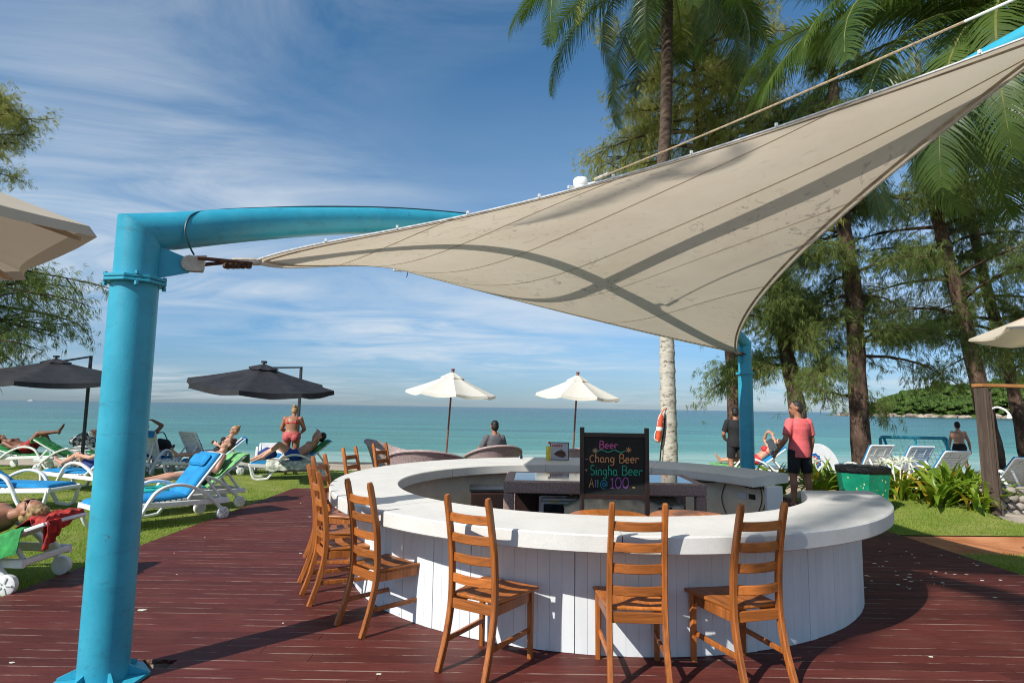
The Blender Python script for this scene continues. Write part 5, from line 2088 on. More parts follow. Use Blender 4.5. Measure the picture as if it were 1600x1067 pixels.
def stone_wall():
    t = thing('stone_wall', 'low wall of pale round stones beside the wooden shower', 'wall', (9.1, 10.55, -.03))
    core = MB().box((0, 0, .215), (2.5, .30, .45)).build('core', MAT['mortar'], t, smooth=0)
    rs = random.Random(9)
    shapes = []
    for k in range(6):
        b = MB().ell((0, 0, 0), 1, None, 10, 7)
        b.v = [tuple(V(p) * (1 + .22 * noise.noise(V(p) * 1.3 + V(k * 5, 2, 0)) + .06 * noise.noise(V(p) * 4 + V(k, 1, 1)))) for p in b.v]
        shapes.append(b.mesh('stone', MAT['stone'], 60))
    for row in range(4):
        x = -1.22 + (row % 2) * .06
        while x < 1.24:
            w = rs.uniform(.13, .20)
            o = link('stone', shapes[rs.randrange(6)], t, (x + w / 2, -.145 + rs.uniform(-.012, .012), .06 + row * .118 + rs.uniform(-.012, .012)))
            o.scale = (w * .54, .055, .062 + rs.uniform(-.006, .008))
            o.rotation_euler = (0, rs.uniform(-.25, .25), 0)
            x += w
    x = -1.22
    while x < 1.24:
        w = rs.uniform(.15, .23)
        o = link('stone', shapes[rs.randrange(6)], t, (x + w / 2, rs.uniform(-.03, .03), .44 + rs.uniform(-.01, .01)))
        o.scale = (w * .54, .17, .045)
        x += w
    for row in range(4):
        for q in range(2):
            o = link('stone', shapes[rs.randrange(6)], t, (-1.245, -.08 + .16 * q, .06 + row * .118))
            o.scale = (.05, .085, .06)


stone_wall()


def shower():
    t = thing('outdoor_shower', 'weathered wooden outdoor shower frame with orange top beam and white shower head', 'shower', (7.74, 10.05, -.03), rad(8))
    G = MAT['grey_wood']
    MB().sweep([(.02, 0, 0), (-.055, 0, 2.13)], rect(.085, .20, .08), (1, 0, 0), [(1.15, 1.1), (1, 1)]).build('post', G, t)
    MB().sweep([(.118, .03, 0), (.040, .03, 2.10)], rect(.085, .17, .08), (1, 0, 0), [(1.2, 1.1), (1, 1)]).build('post_cladding', G, t)
    MB().sweep([(2.3, 0, 0), (2.3, 0, 2.13)], rect(.16, .20, .08), (1, 0, 0)).build('post', G, t)
    MB().sweep([(-.115, 0, 2.155), (2.45, 0, 2.155)], rect(.05, .22, .08), (0, 0, 1)).build('top_beam', MAT['orange_wood'], t)
    p = MB().tube(bez([(.05, -.09, 1.78), (.06, -.17, 1.80), (.09, -.26, 1.76), (.12, -.30, 1.70)], 5), .017, 8).build('shower_pipe', MAT['white_metal'], t)
    MB().lathe([(.018, 0), (.035, -.05), (.04, -.07), (.001, -.072)], 14, (.12, -.30, 1.70)).build('shower_head', MAT['white_metal'], t)
    v = MB().lathe([(.03, 0), (.03, .03), (.012, .035), (.012, .07), (.001, .072)], 12, (0, 0, 0), Matrix.Rotation(PI / 2, 3, 'X')).build('valve', MAT['white_metal'], t, (.09, -.10, .78))
    MB().box((0, -.06, 0), (.07, .012, .016), 0, None, .004).build('lever', MAT['white_metal'], v)


shower()


def goal():
    t = thing('football_goal', 'small light blue pipe football goal with net on the beach', 'goal', (11.95, 18.35, -.22), rad(-8))
    B = MAT['blue_paint']
    X, Zt, D = .92, 1.16, .95
    for s in (-1, 1):
        MB().tube([(s * X, 0, 0), (s * X, 0, Zt - .05), (s * (X - .05), 0, Zt)], .045, 10).build('goal_post', B, t)
        MB().tube([(s * X * .88, .02, Zt - .02), (s * X * .98, -D, .04)], .038, 8).build('back_stay', B, t)
        MB().tube([(s * X, 0, .04), (s * X * .98, -D, .04)], .038, 8).build('ground_bar', B, t)
    MB().tube([(0.05, .0, Zt - .02), (-.35, -D, .04)], .034, 8).build('back_stay', B, t)
    MB().tube([(-X + .05, 0, Zt), (X - .05, 0, Zt)], .045, 10).build('crossbar', B, t)
    MB().tube([(-X * .98, -D, .04), (X * .98, -D, .04)], .038, 8).build('ground_bar', B, t)
    n = MB()
    for i in range(15):
        x = -X + 2 * X * i / 14
        n.tube([(x, 0, Zt - .03), (x, -.45 * D, Zt * .5 - .06), (x, -D, .04)], .004, 3)
    for j in range(1, 12):
        f = j / 12
        y, z = -D * f, Zt * (1 - f) - .1 * math.sin(PI * f)
        n.tube([(-X, y, z), (X, y, z)], .004, 3)
    n.build('net', MAT['rope'], t)


goal()


def white_board():
    t = thing('paddle_board', 'white board with blue and pink flower emblem lying behind the man in pink', 'board', (6.9, 13.75, -.03), rad(12))
    t.scale = (.86, .86, .90)
    b = MB()
    pts = [(.58 * math.cos(a) * (1 if math.cos(a) > 0 else .86), .62 * math.sin(a)) for a in [2 * PI * k / 40 for k in range(40)]]
    n = 40
    vs = [(x, -.03, z + .48) for x, z in pts] + [(x * .97, -.045, z * .97 + .48) for x, z in pts] + [(x, .03, z + .48) for x, z in pts]
    fs = [tuple(n + k for k in range(n)), tuple(range(3 * n - 1, 2 * n - 1, -1))]
    for k in range(n):
        fs.append((n + k, k, (k + 1) % n, n + (k + 1) % n))
        fs.append((k, 2 * n + k, 2 * n + (k + 1) % n, (k + 1) % n))
    b.add([(x, y, max(0, z)) for x, y, z in vs], fs)
    b.xf(Matrix.Rotation(rad(-10), 4, 'X'))
    o = b.build('shell', MAT['plastic_white'], t, smooth=30)
    M = Matrix.Rotation(rad(-10), 4, 'X') @ Matrix.Translation((-.15, -.047, .68))
    for R_, k_, mt, off in ((.20, 10, 'blue_shorts', 0), (.155, 10, 'blue_cushion', -.002), (.12, 8, 'red_bikini', -.004), (.07, 8, 'plastic_white', -.006)):
        e = MB()
        m = 40
        q = [(R_ * (1 - .16 * abs(math.sin(k_ * PI * j / m))) * math.cos(2 * PI * j / m), off, R_ * (1 - .16 * abs(math.sin(k_ * PI * j / m))) * math.sin(2 * PI * j / m)) for j in range(m)]
        e.add(q, [tuple(range(m))])
        e.xf(M).build('flower_emblem', MAT[mt], t, smooth=0)


white_board()


def rescue_can():
    t = thing('rescue_float', 'orange and white rescue float hanging on the palm trunk', 'float', (3.56, 14.80, 1.20))
    t.scale = (.82, .82, .82)
    t.rotation_euler = (rad(4), rad(7), 0)
    O_ = MAT['lifeguard_orange']
    MB().lathe([(.03, -.40), (.075, -.38), (.088, -.30), (.088, -.055)], 18).build('lower_half', O_, t)
    MB().lathe([(.088, .055), (.088, .30), (.07, .40), (.025, .43)], 18).build('upper_half', O_, t)
    MB().lathe([(.089, -.055), (.092, -.05), (.092, .05), (.089, .055)], 18).build('white_band', MAT['plastic_white'], t)
    MB().tube(bez([(-.02, -.09, -.36), (-.12, -.06, -.30), (-.12, -.04, -.14), (-.09, -.05, -.05)], 5), .012, 6).build('handle', MAT['plastic_white'], t)
    MB().tube(bez([(-.07, -.05, .10), (-.08, -.06, .28), (0, -.02, .47), (.07, 0, .36), (.06, -.06, .2)], 6), .012, 6).build('rope', MAT['plastic_white'], t)
    MB().tube([(0, 0, .42), (.06, .05, .55), (.16, .10, .62)], .014, 6).build('strap', O_, t)
    MB().tube(bez([(.12, .06, .45), (.15, .05, .0), (.13, .04, -.5), (.16, .06, -1.1)], 5), .02, 6).build('hanging_rope', MAT['black_cable'], t)


rescue_can()

# ------------------------------------------------------------ palms
def frond_mesh(name, L, droop, seed, mat, pairs=100, width=.92, hang=.55, twist=0.0):
    """leaflets of one frond, the rachis starting at the origin along +X and curving down"""
    rs = np.random.RandomState(seed)
    n = 30
    t = np.linspace(0, 1, n)
    # rachis curve
    ang = rad(30) - droop * t ** 1.25
    ds = L / (n - 1)
    X = np.concatenate([[0], np.cumsum(np.cos(ang[:-1]) * ds)])
    Z = np.concatenate([[0], np.cumsum(np.sin(ang[:-1]) * ds)])
    Y = .10 * L * np.sin(t * 2.2) * twist
    vs, fs = [], []
    for k in range(pairs):
        f = .10 + .89 * (k / (pairs - 1)) ** .92
        i = min(int(f * (n - 1)), n - 2)
        q = f * (n - 1) - i
        p = np.array([X[i] * (1 - q) + X[i + 1] * q, Y[i] * (1 - q) + Y[i + 1] * q, Z[i] * (1 - q) + Z[i + 1] * q])
        a = ang[i]
        T = np.array([math.cos(a), 0, math.sin(a)])
        N = np.array([-math.sin(a), 0, math.cos(a)])
        ll = width * (math.sin(PI * min(1, .14 + f * .80)) ** .7) * rs.uniform(.85, 1.1) * (1.0 if f < .95 else .7)
        for s in (-1, 1):
            side = np.array([0, s, 0.])
            spread = .62 - .30 * f + rs.uniform(-.08, .08)
            d0 = side * math.cos(spread) + T * math.sin(spread + .15) + N * .20
            d0 /= np.linalg.norm(d0)
            g = np.array([0, 0, -1.0])
            h = hang * rs.uniform(.75, 1.25)
            w = .016 * rs.uniform(.8, 1.15)
            m = 4
            pts = []
            pos = p.copy()
            d = d0.copy()
            for j in range(m + 1):
                pts.append(pos.copy())
                d = d + g * h * .55
                d /= np.linalg.norm(d)
                pos = pos + d * (ll / m)
            o = len(vs)
            wd = np.cross(d0, N)
            wd /= np.linalg.norm(wd) + 1e-9
            for j in range(m + 1):
                ww = w * (1 - (j / m) ** 1.6 * .92)
                vs.append(pts[j] - wd * ww)
                vs.append(pts[j] + wd * ww)
            for j in range(m):
                fs.append((o + 2 * j, o + 2 * j + 1, o + 2 * j + 3, o + 2 * j + 2))
    me = np_mesh(name, np.array(vs), np.array(fs), 4, mat, 0)
    r = MB()
    r.tube([(X[i], Y[i], Z[i]) for i in range(0, n, 2)], [.034 * (1 - .9 * (i / n)) for i in range(0, n, 2)], 6)
    return me, r.mesh('rachis', MAT['rachis'])


FR = []
for i, (L, dr, hg) in enumerate(((5.0, rad(80), .42), (5.2, rad(104), .5), (4.7, rad(66), .36), (5.0, rad(125), .6))):
    FR.append(frond_mesh('frond', L, dr, 50 + i, MAT['frond'], hang=hg, twist=(-1) ** i * .5))
FRY = frond_mesh('frond', 4.4, rad(95), 77, MAT['frond_yellow'], hang=.55, twist=.4)


def palm(label, trunk, rads, fronds, trunk_mat, nuts=6):
    """trunk: list of points in world space; fronds: (azimuth deg from +X, lift deg, kind, scale)"""
    base = V(trunk[0])
    t = thing('coconut_palm', label, 'palm tree', tuple(base), 0, 'coconut palms')
    P = [V(p) - base for p in trunk]
    pts = bez(P, 10)
    n = len(pts)
    b = MB()
    rr = []
    for i in range(n):
        f = i / (n - 1) * (len(rads) - 1)
        k = min(int(f), len(rads) - 2)
        r = rads[k] + (rads[k + 1] - rads[k]) * (f - k)
        rr.append(r * (1.0 + .04 * math.sin(i * 2.7)))
    fine, frr = [], []
    for i in range(n - 1):
        for q in range(3):
            fine.append(pts[i].lerp(pts[i + 1], q / 3))
            frr.append((rr[i] + (rr[i + 1] - rr[i]) * q / 3) * (1.045 if q == 0 else .985))
    b.tube(fine, frr, 18)
    b.build('trunk', MAT[trunk_mat], t, smooth=60)
    C = P[-1]
    for az, lift, kind, sc in fronds:
        me, ra = FRY if kind == 'y' else FR[kind]
        o = link('frond', me, t, tuple(C + V(0, 0, .1)))
        o.rotation_mode = 'QUATERNION'
        M = Matrix.Rotation(rad(az), 3, 'Z') @ Matrix.Rotation(rad(-lift), 3, 'Y') @ Matrix.Rotation(rad(RNG.uniform(-16, 16)), 3, 'X')
        o.rotation_quaternion = M.to_quaternion()
        o.scale = (sc, sc, sc)
        link('rachis', ra, o)
    for k in range(nuts):
        a = k * 2 * PI / nuts
        MB().ell((0, 0, 0), (.11, .11, .14), None, 10, 7).build('coconut', MAT['rachis'], t, tuple(C + V(.22 * math.cos(a), .22 * math.sin(a), -.22 - .08 * (k % 2))))
    return t


rp = random.Random(31)
fr1 = [(180, -8, 1, 1.0), (196, 8, 0, 1.05), (165, 12, 3, 1.0), (212, -18, 3, 1.1), (150, -20, 1, .95), (236, -10, 1, 1.05), (128, 5, 0, 1), (262, -22, 3, 1.05), (285, 0, 1, 1.0), (310, -12, 3, 1.05), (335, -20, 1, 1.05),
       (0, -2, 0, 1.0), (18, -22, 3, 1.0), (40, 6, 1, 1.0), (66, -14, 0, .95), (95, -8, 1, .95), (345, 12, 2, 1.0), (225, 20, 2, 1), (110, 32, 2, .9), (300, 30, 2, .95), (20, 40, 2, .9), (203, -30, 'y', .95), (188, 25, 2, .95), (248, 4, 0, 1.0), (320, 8, 0, 1.0), (200, -45, 3, .85), (245, -52, 1, .8), (290, -44, 3, .9), (335, -50, 1, .85), (20, -46, 1, .85), (120, -40, 1, .9)]
palm('tall coconut palm with pale lower trunk rising behind the bar through the sail', [(3.86, 15.05, -.06), (3.82, 15.0, 2.6), (3.80, 15.0, 4.5), (3.68, 15.0, 6.6), (3.86, 15.0, 9.0), (3.92, 15.0, 11.4), (3.95, 15.0, 12.95)],
     [.21, .185, .165, .155, .150, .145, .15], fr1, 'palm_trunk')
fr2 = [(180, -4, 1, 1.0), (168, 14, 0, 1.05), (196, -22, 3, 1.0), (212, 6, 'y', .95), (150, -12, 1, 1.0), (228, -28, 3, 1.0), (132, 8, 0, 1), (245, -8, 1, 1.0), (205, 30, 2, .95), (178, 34, 2, 1.0), (262, -24, 3, 1.0),
       (110, -18, 3, 1.0), (280, 10, 0, 1.0), (80, 0, 1, 1), (305, -8, 1, 1), (330, 10, 0, 1), (0, -6, 1, 1), (40, 5, 0, 1), (220, -48, 3, .95), (190, -46, 3, .9), (236, 18, 0, 1.0), (172, 2, 1, 1.05), (186, 8, 3, 1.0), (158, 3, 1, 1.0), (204, -8, 1, 1.05), (216, -36, 1, 1.0), (160, -38, 3, .9), (250, -40, 1, .95)]
palm('coconut palm outside the right edge with fronds arching over the sail', [(9.9, 9.6, -.03), (9.7, 9.6, 2.5), (9.35, 9.6, 5.0), (8.75, 9.6, 7.2), (8.45, 9.6, 8.05)], [.22, .19, .17, .16, .16], fr2, 'palm_bark')
fr3 = [(a + rp.uniform(-8, 8), rp.uniform(-30, 25), rp.choice([0, 1, 3]), rp.uniform(.9, 1.1)) for a in range(0, 360, 20)]
palm('coconut palm behind the right casuarinas at the upper right corner', [(14.6, 15.4, -.03), (14.3, 15.4, 4.0), (13.6, 15.4, 8.0), (13.1, 15.4, 10.4)], [.22, .18, .16, .16], fr3, 'palm_bark')
# palm behind the camera whose crown shades part of the sail and the deck
fr4 = [(a + rp.uniform(-8, 8), rp.uniform(-30, 20), rp.choice([0, 1, 3]), rp.uniform(.42, .52)) for a in range(0, 360, 60)]
palm('coconut palm leaning behind the camera beside the deck', [(5.9, -3.4, -.03), (4.0, -2.9, 3.6), (-.4, -3.0, 7.4), (-4.95, -2.5, 10.8)], [.2, .17, .15, .15], fr4, 'palm_bark', 4)


# ------------------------------------------------------------ casuarinas
def casuarina(label, trunk, rads, z0, z1, reach, nb, per, seed, mat='needles', az_only=None, droop=.5, extra=None):
    rs = np.random.RandomState(seed)
    base = V(trunk[0])
    t = thing('casuarina_tree', label, 'tree', tuple(base), 0, 'casuarina trees along the beach')
    pts = bez([V(p) - base for p in trunk], 8)
    n = len(pts)
    rr = []
    for i in range(n):
        f = i / (n - 1) * (len(rads) - 1)
        k = min(int(f), len(rads) - 2)
        rr.append((rads[k] + (rads[k + 1] - rads[k]) * (f - k)) * (1 + .07 * math.sin(i * 1.9 + seed) + .04 * math.sin(i * 4.1)))
    MB().tube(pts, rr, 16).build('trunk', MAT['bark'], t, smooth=60)
    limbs = MB()
    tips = []                      # (point, direction) along all branches that carry needles
    H = pts[-1].z
    for b in range(nb):
        f = (b + rs.uniform(0, 1)) / nb
        z = z0 + (z1 - z0) * f
        i = min(range(n), key=lambda q: abs(pts[q].z - z))
        p = pts[i].copy()
        if az_only:
            a = rad(rs.uniform(*az_only))
        else:
            a = rs.uniform(0, 2 * PI) if b % 2 else (b * 2.4)
        L = reach * (1 - .55 * max(0, (f - .45) / .55)) * rs.uniform(.65, 1.1)
        if f > .9:
            L *= .6
        rise = rs.uniform(.10, .55)
        m = 9
        path = []
        d = V(math.cos(a), math.sin(a), rise).normalized()
        pos = p.copy()
        for j in range(m):
            path.append(pos.copy())
            d = (d + V(rs.normal() * .10, rs.normal() * .10, -.075 * droop * 2 + rs.normal() * .04)).normalized()
            pos = pos + d * (L / m)
        br = .030 + .010 * L
        limbs.tube(path, [br * (1 - .85 * j / (m - 1)) for j in range(m)], 5)
        for j in range(3, m):
            tips.append((path[j], (path[j] - path[j - 1]).normalized(), 1.0))
        for s in range(7):
            j = rs.randint(2, m)
            q = path[j - 1].lerp(path[j], rs.uniform())
            dd = (path[j] - path[j - 1]).normalized()
            sd = V(rs.normal(), rs.normal(), rs.normal() * .5 + .1)
            d2 = (dd * .6 + sd.normalized() * .8).normalized()
            l2 = L * rs.uniform(.16, .34)
            sub = [q]
            pos = q.copy()
            for w in range(4):
                d2 = (d2 + V(0, 0, -.12 * droop * 2)).normalized()
                pos = pos + d2 * (l2 / 4)
                sub.append(pos.copy())
            limbs.tube(sub, [br * .35 * (1 - .8 * w / 4) for w in range(5)], 4)
            for w in range(1, 5):
                tips.append((sub[w], (sub[w] - sub[w - 1]).normalized(), .85))
    limbs.build('limbs', MAT['bark'], t, smooth=60)
    # drooping needle sprays: each tip carries little tassels, each tassel a bundle of fine needles
    P, D, S = [], [], []
    for p, d, s in tips:
        k = max(3, int(per * .16))
        tp = np.array([p]) + rs.normal(size=(k, 3)) * .17
        td = np.array(d)[None] * .5 + rs.normal(size=(k, 3)) * .5 + np.array([[0, 0, -.45 * droop * 2]])
        m = 9
        P.append(np.repeat(tp, m, 0) + rs.normal(size=(k * m, 3)) * .022)
        D.append(np.repeat(td, m, 0) + rs.normal(size=(k * m, 3)) * .30)
        S.append(rs.uniform(.10, .27, k * m) * s)
    P, D, S = np.concatenate(P), np.concatenate(D), np.concatenate(S)
    D /= np.linalg.norm(D, axis=1)[:, None]
    W = np.cross(D, rs.normal(size=D.shape))
    W /= np.linalg.norm(W, axis=1)[:, None] + 1e-9
    w = rs.uniform(.0045, .0085, len(P))[:, None]
    mid = P + D * (S * .5)[:, None]
    end = P + D * S[:, None]
    end[:, 2] -= S * .28
    N = len(P)
    vv = np.stack([P, mid + W * w, end, mid - W * w], 1)
    me = np_mesh('crown', vv.reshape(-1, 3), np.arange(N * 4).reshape(N, 4), 4, MAT[mat])
    link('crown', me, t)
    return t


casuarina('casuarina with leaning trunk just behind the man in pink', [(8.35, 17.6, -.12), (8.15, 17.6, 2.0), (7.75, 17.6, 4.4), (7.45, 17.6, 6.6)], [.25, .22, .20, .18], 2.4, 5.6, 2.9, 22, 60, 101)
casuarina('tall olive green casuarina crown behind the coconut palm', [(6.9, 18.9, -.18), (6.8, 18.9, 4.0), (6.1, 18.9, 8.0), (5.9, 18.9, 11.5), (5.8, 18.9, 16.5)], [.26, .22, .18, .12, .05], 6.6, 16.2, 4.3, 74, 64, 108, 'needles_olive', None, .55)
casuarina('thick straight casuarina trunk between the man in pink and the goal', [(9.62, 17.0, -.10), (9.60, 17.0, 2.5), (9.58, 17.0, 5.2), (9.35, 17.0, 7.6), (9.3, 17.0, 10.6), (9.2, 17.0, 13.0)], [.26, .235, .22, .19, .15, .07], 3.2, 12.8, 2.9, 40, 50, 102)
casuarina('casuarina leaning left behind the shower post', [(13.35, 17.0, -.1), (12.95, 17.0, 2.6), (12.45, 17.0, 5.4), (12.0, 17.0, 8.0), (11.8, 17.0, 12.0)], [.24, .21, .18, .15, .07], 3.2, 11.5, 3.1, 38, 48, 103)
casuarina('slender casuarina at the right edge behind the shower frame', [(15.45, 18.5, -.2), (15.05, 18.5, 3.0), (14.45, 18.5, 6.0), (14.1, 18.5, 9.0), (13.9, 18.5, 11.5)], [.18, .16, .14, .11, .05], 3.2, 11.0, 2.9, 34, 46, 104)
casuarina('casuarina reaching in from the left edge over the dark umbrella', [(-14.6, 14.6, -.03), (-14.5, 14.6, 3.5), (-14.7, 14.6, 7.0), (-14.6, 14.6, 10.5)], [.28, .24, .18, .08], 3.1, 6.0, 3.9, 22, 52, 105, 'needles', (-60, 60), .45)
casuarina('sparse casuarina top at the upper left edge', [(-16.8, 17.5, -.12), (-16.6, 17.5, 4.5), (-16.4, 17.5, 9.0), (-16.2, 17.5, 12.4)], [.26, .22, .16, .06], 8.8, 11.2, 2.0, 14, 34, 106, 'needles_olive', (-80, 80), .15)


# ------------------------------------------------------------ spider lilies along the lawn
def lilies():
    rs = random.Random(17)

    def leaf(L, lift, bend, w):
        b = MB()
        n = 7
        pos, a = V(0, 0, 0), lift
        vs = []
        for i in range(n + 1):
            f = i / n
            ww = w * (math.sin(PI * min(1, .16 + f * .84)) ** .8) * (1 if f < 1 else .1)
            nn = V(-math.sin(a), 0, math.cos(a))
            vs += [pos + V(0, -ww, 0) + nn * ww * .35, pos, pos + V(0, ww, 0) + nn * ww * .35]
            a -= bend / n * (.4 + 1.2 * f)
            pos = pos + V(math.cos(a), 0, math.sin(a)) * (L / n)
        fs = []
        for i in range(n):
            q = i * 3
            fs += [(q, q + 1, q + 4, q + 3), (q + 1, q + 2, q + 5, q + 4)]
        return b.add(vs, fs)
    kinds = [leaf(.62, rad(72), rad(70), .040), leaf(.74, rad(64), rad(95), .045), leaf(.55, rad(80), rad(40), .038), leaf(.68, rad(50), rad(80), .042)]
    ms = [k.mesh('leaf', MAT['lily_leaf'], 60) for k in kinds]
    my = [k.mesh('leaf', MAT['lily_leaf_yellow'], 60) for k in kinds]
    fl = MB()
    for k in range(22):
        a, e = rs.uniform(0, 6.28), rs.uniform(-.3, 1.2)
        d = V(math.cos(a) * math.cos(e), math.sin(a) * math.cos(e), math.sin(e))
        p = V(0, 0, .62)
        L = rs.uniform(.09, .15)
        fl.sweep([p, p + d * L * .6, p + d * L + V(0, 0, -.03)], rect(.013, .004, 0), (0, 0, 1), [1, 1, .4])
    fl.tube([(0, 0, 0), (.01, 0, .62)], .010, 6)
    fm = fl.mesh('flower', MAT['petal'], 40)
    spots = [(6.55, 12.55, 'beside the paddle board, left end of the bed'), (6.95, 12.2, 'right of the man in pink'), (6.62, 11.6, 'left of the green bin, nearest the man in pink'), (7.0, 11.1, 'close behind the green bin'), (7.35, 12.2, 'behind the green bin with white flowers'), (7.15, 10.4, 'right against the green bin'),
             (7.7, 11.6, 'under the leftmost empty lounger'), (7.55, 10.75, 'front row in the middle of the bed'), (8.15, 11.9, 'behind the middle of the bed'), (8.0, 11.0, 'in the middle of the bed'), (8.45, 11.3, 'under the second empty lounger'), (7.55, 10.05, 'on the lawn rim left of the shower post'), (8.15, 10.45, 'nearest the shower post'), (5.55, 12.9, 'left of the man in pink'), (8.75, 11.9, 'below the third empty lounger'), (5.15, 13.3, 'at the far left end of the bed'), (5.95, 12.0, 'right behind the shorts of the man in pink'), (6.25, 12.75, 'under the board emblem'), (7.95, 10.55, 'in the front row left of the shower'), (7.25, 11.6, 'deep behind the green bin')]
    for i, (x, y, w) in enumerate(spots):
        fw = i in (3, 4, 17)
        t = thing('spider_lily', 'green strap-leaved lily %s' % w, 'plant', (x, y, gz(x, y) - .02), rs.uniform(0, 6.28), 'spider lilies in the bed')
        s = rs.uniform(1.05, 1.4) * (.8 if i in (11,) else 1)
        for k in range(24):
            m = (my if rs.random() < .13 else ms)[rs.randrange(4)]
            o = link('leaf', m, t, (rs.uniform(-.12, .12), rs.uniform(-.12, .12), rs.uniform(0, .05)))
            o.rotation_euler = (rs.uniform(-.2, .2), rs.uniform(-.25, .2), k * 2.4 + rs.uniform(-.3, .3))
            q = s * rs.uniform(.7, 1.15)
            o.scale = (q, q, q)
        if fw:
            for k in range(3):
                o = link('flower', fm, t, (rs.uniform(-.15, .15), rs.uniform(-.15, .15), .02))
                o.rotation_euler = (rs.uniform(-.25, .25), rs.uniform(-.25, .25), rs.uniform(0, 6))
                o.scale = (1.15, 1.15, 1.1)


lilies()

# ------------------------------------------------------------ people
BAKE = []       # (object, voxel, smoothing)


def circ(n=14):
    return [(math.cos(2 * PI * j / n), math.sin(2 * PI * j / n)) for j in range(n)]


def limb(b, pts, radii, side=(1, 0, 0), rounded=True):
    """tapered limb; radii: r or (r_side, r_front)"""
    pts = [V(p) for p in pts]
    rr = [r if isinstance(r, tuple) else (r, r) for r in radii]
    if rounded:
        d0, d1 = (pts[1] - pts[0]).normalized(), (pts[-1] - pts[-2]).normalized()
        a, z = sum(rr[0]) / 2, sum(rr[-1]) / 2
        pts = [pts[0] - d0 * a * .85, pts[0] - d0 * a * .5] + pts + [pts[-1] + d1 * z * .5, pts[-1] + d1 * z * .85]
        k = lambda r, f: (r[0] * f, r[1] * f)
        rr = [k(rr[0], .35), k(rr[0], .84)] + rr + [k(rr[-1], .84), k(rr[-1], .35)]
    b.sweep(pts, circ(), side, rr)


def unit(*a):
    return V(*a).normalized()


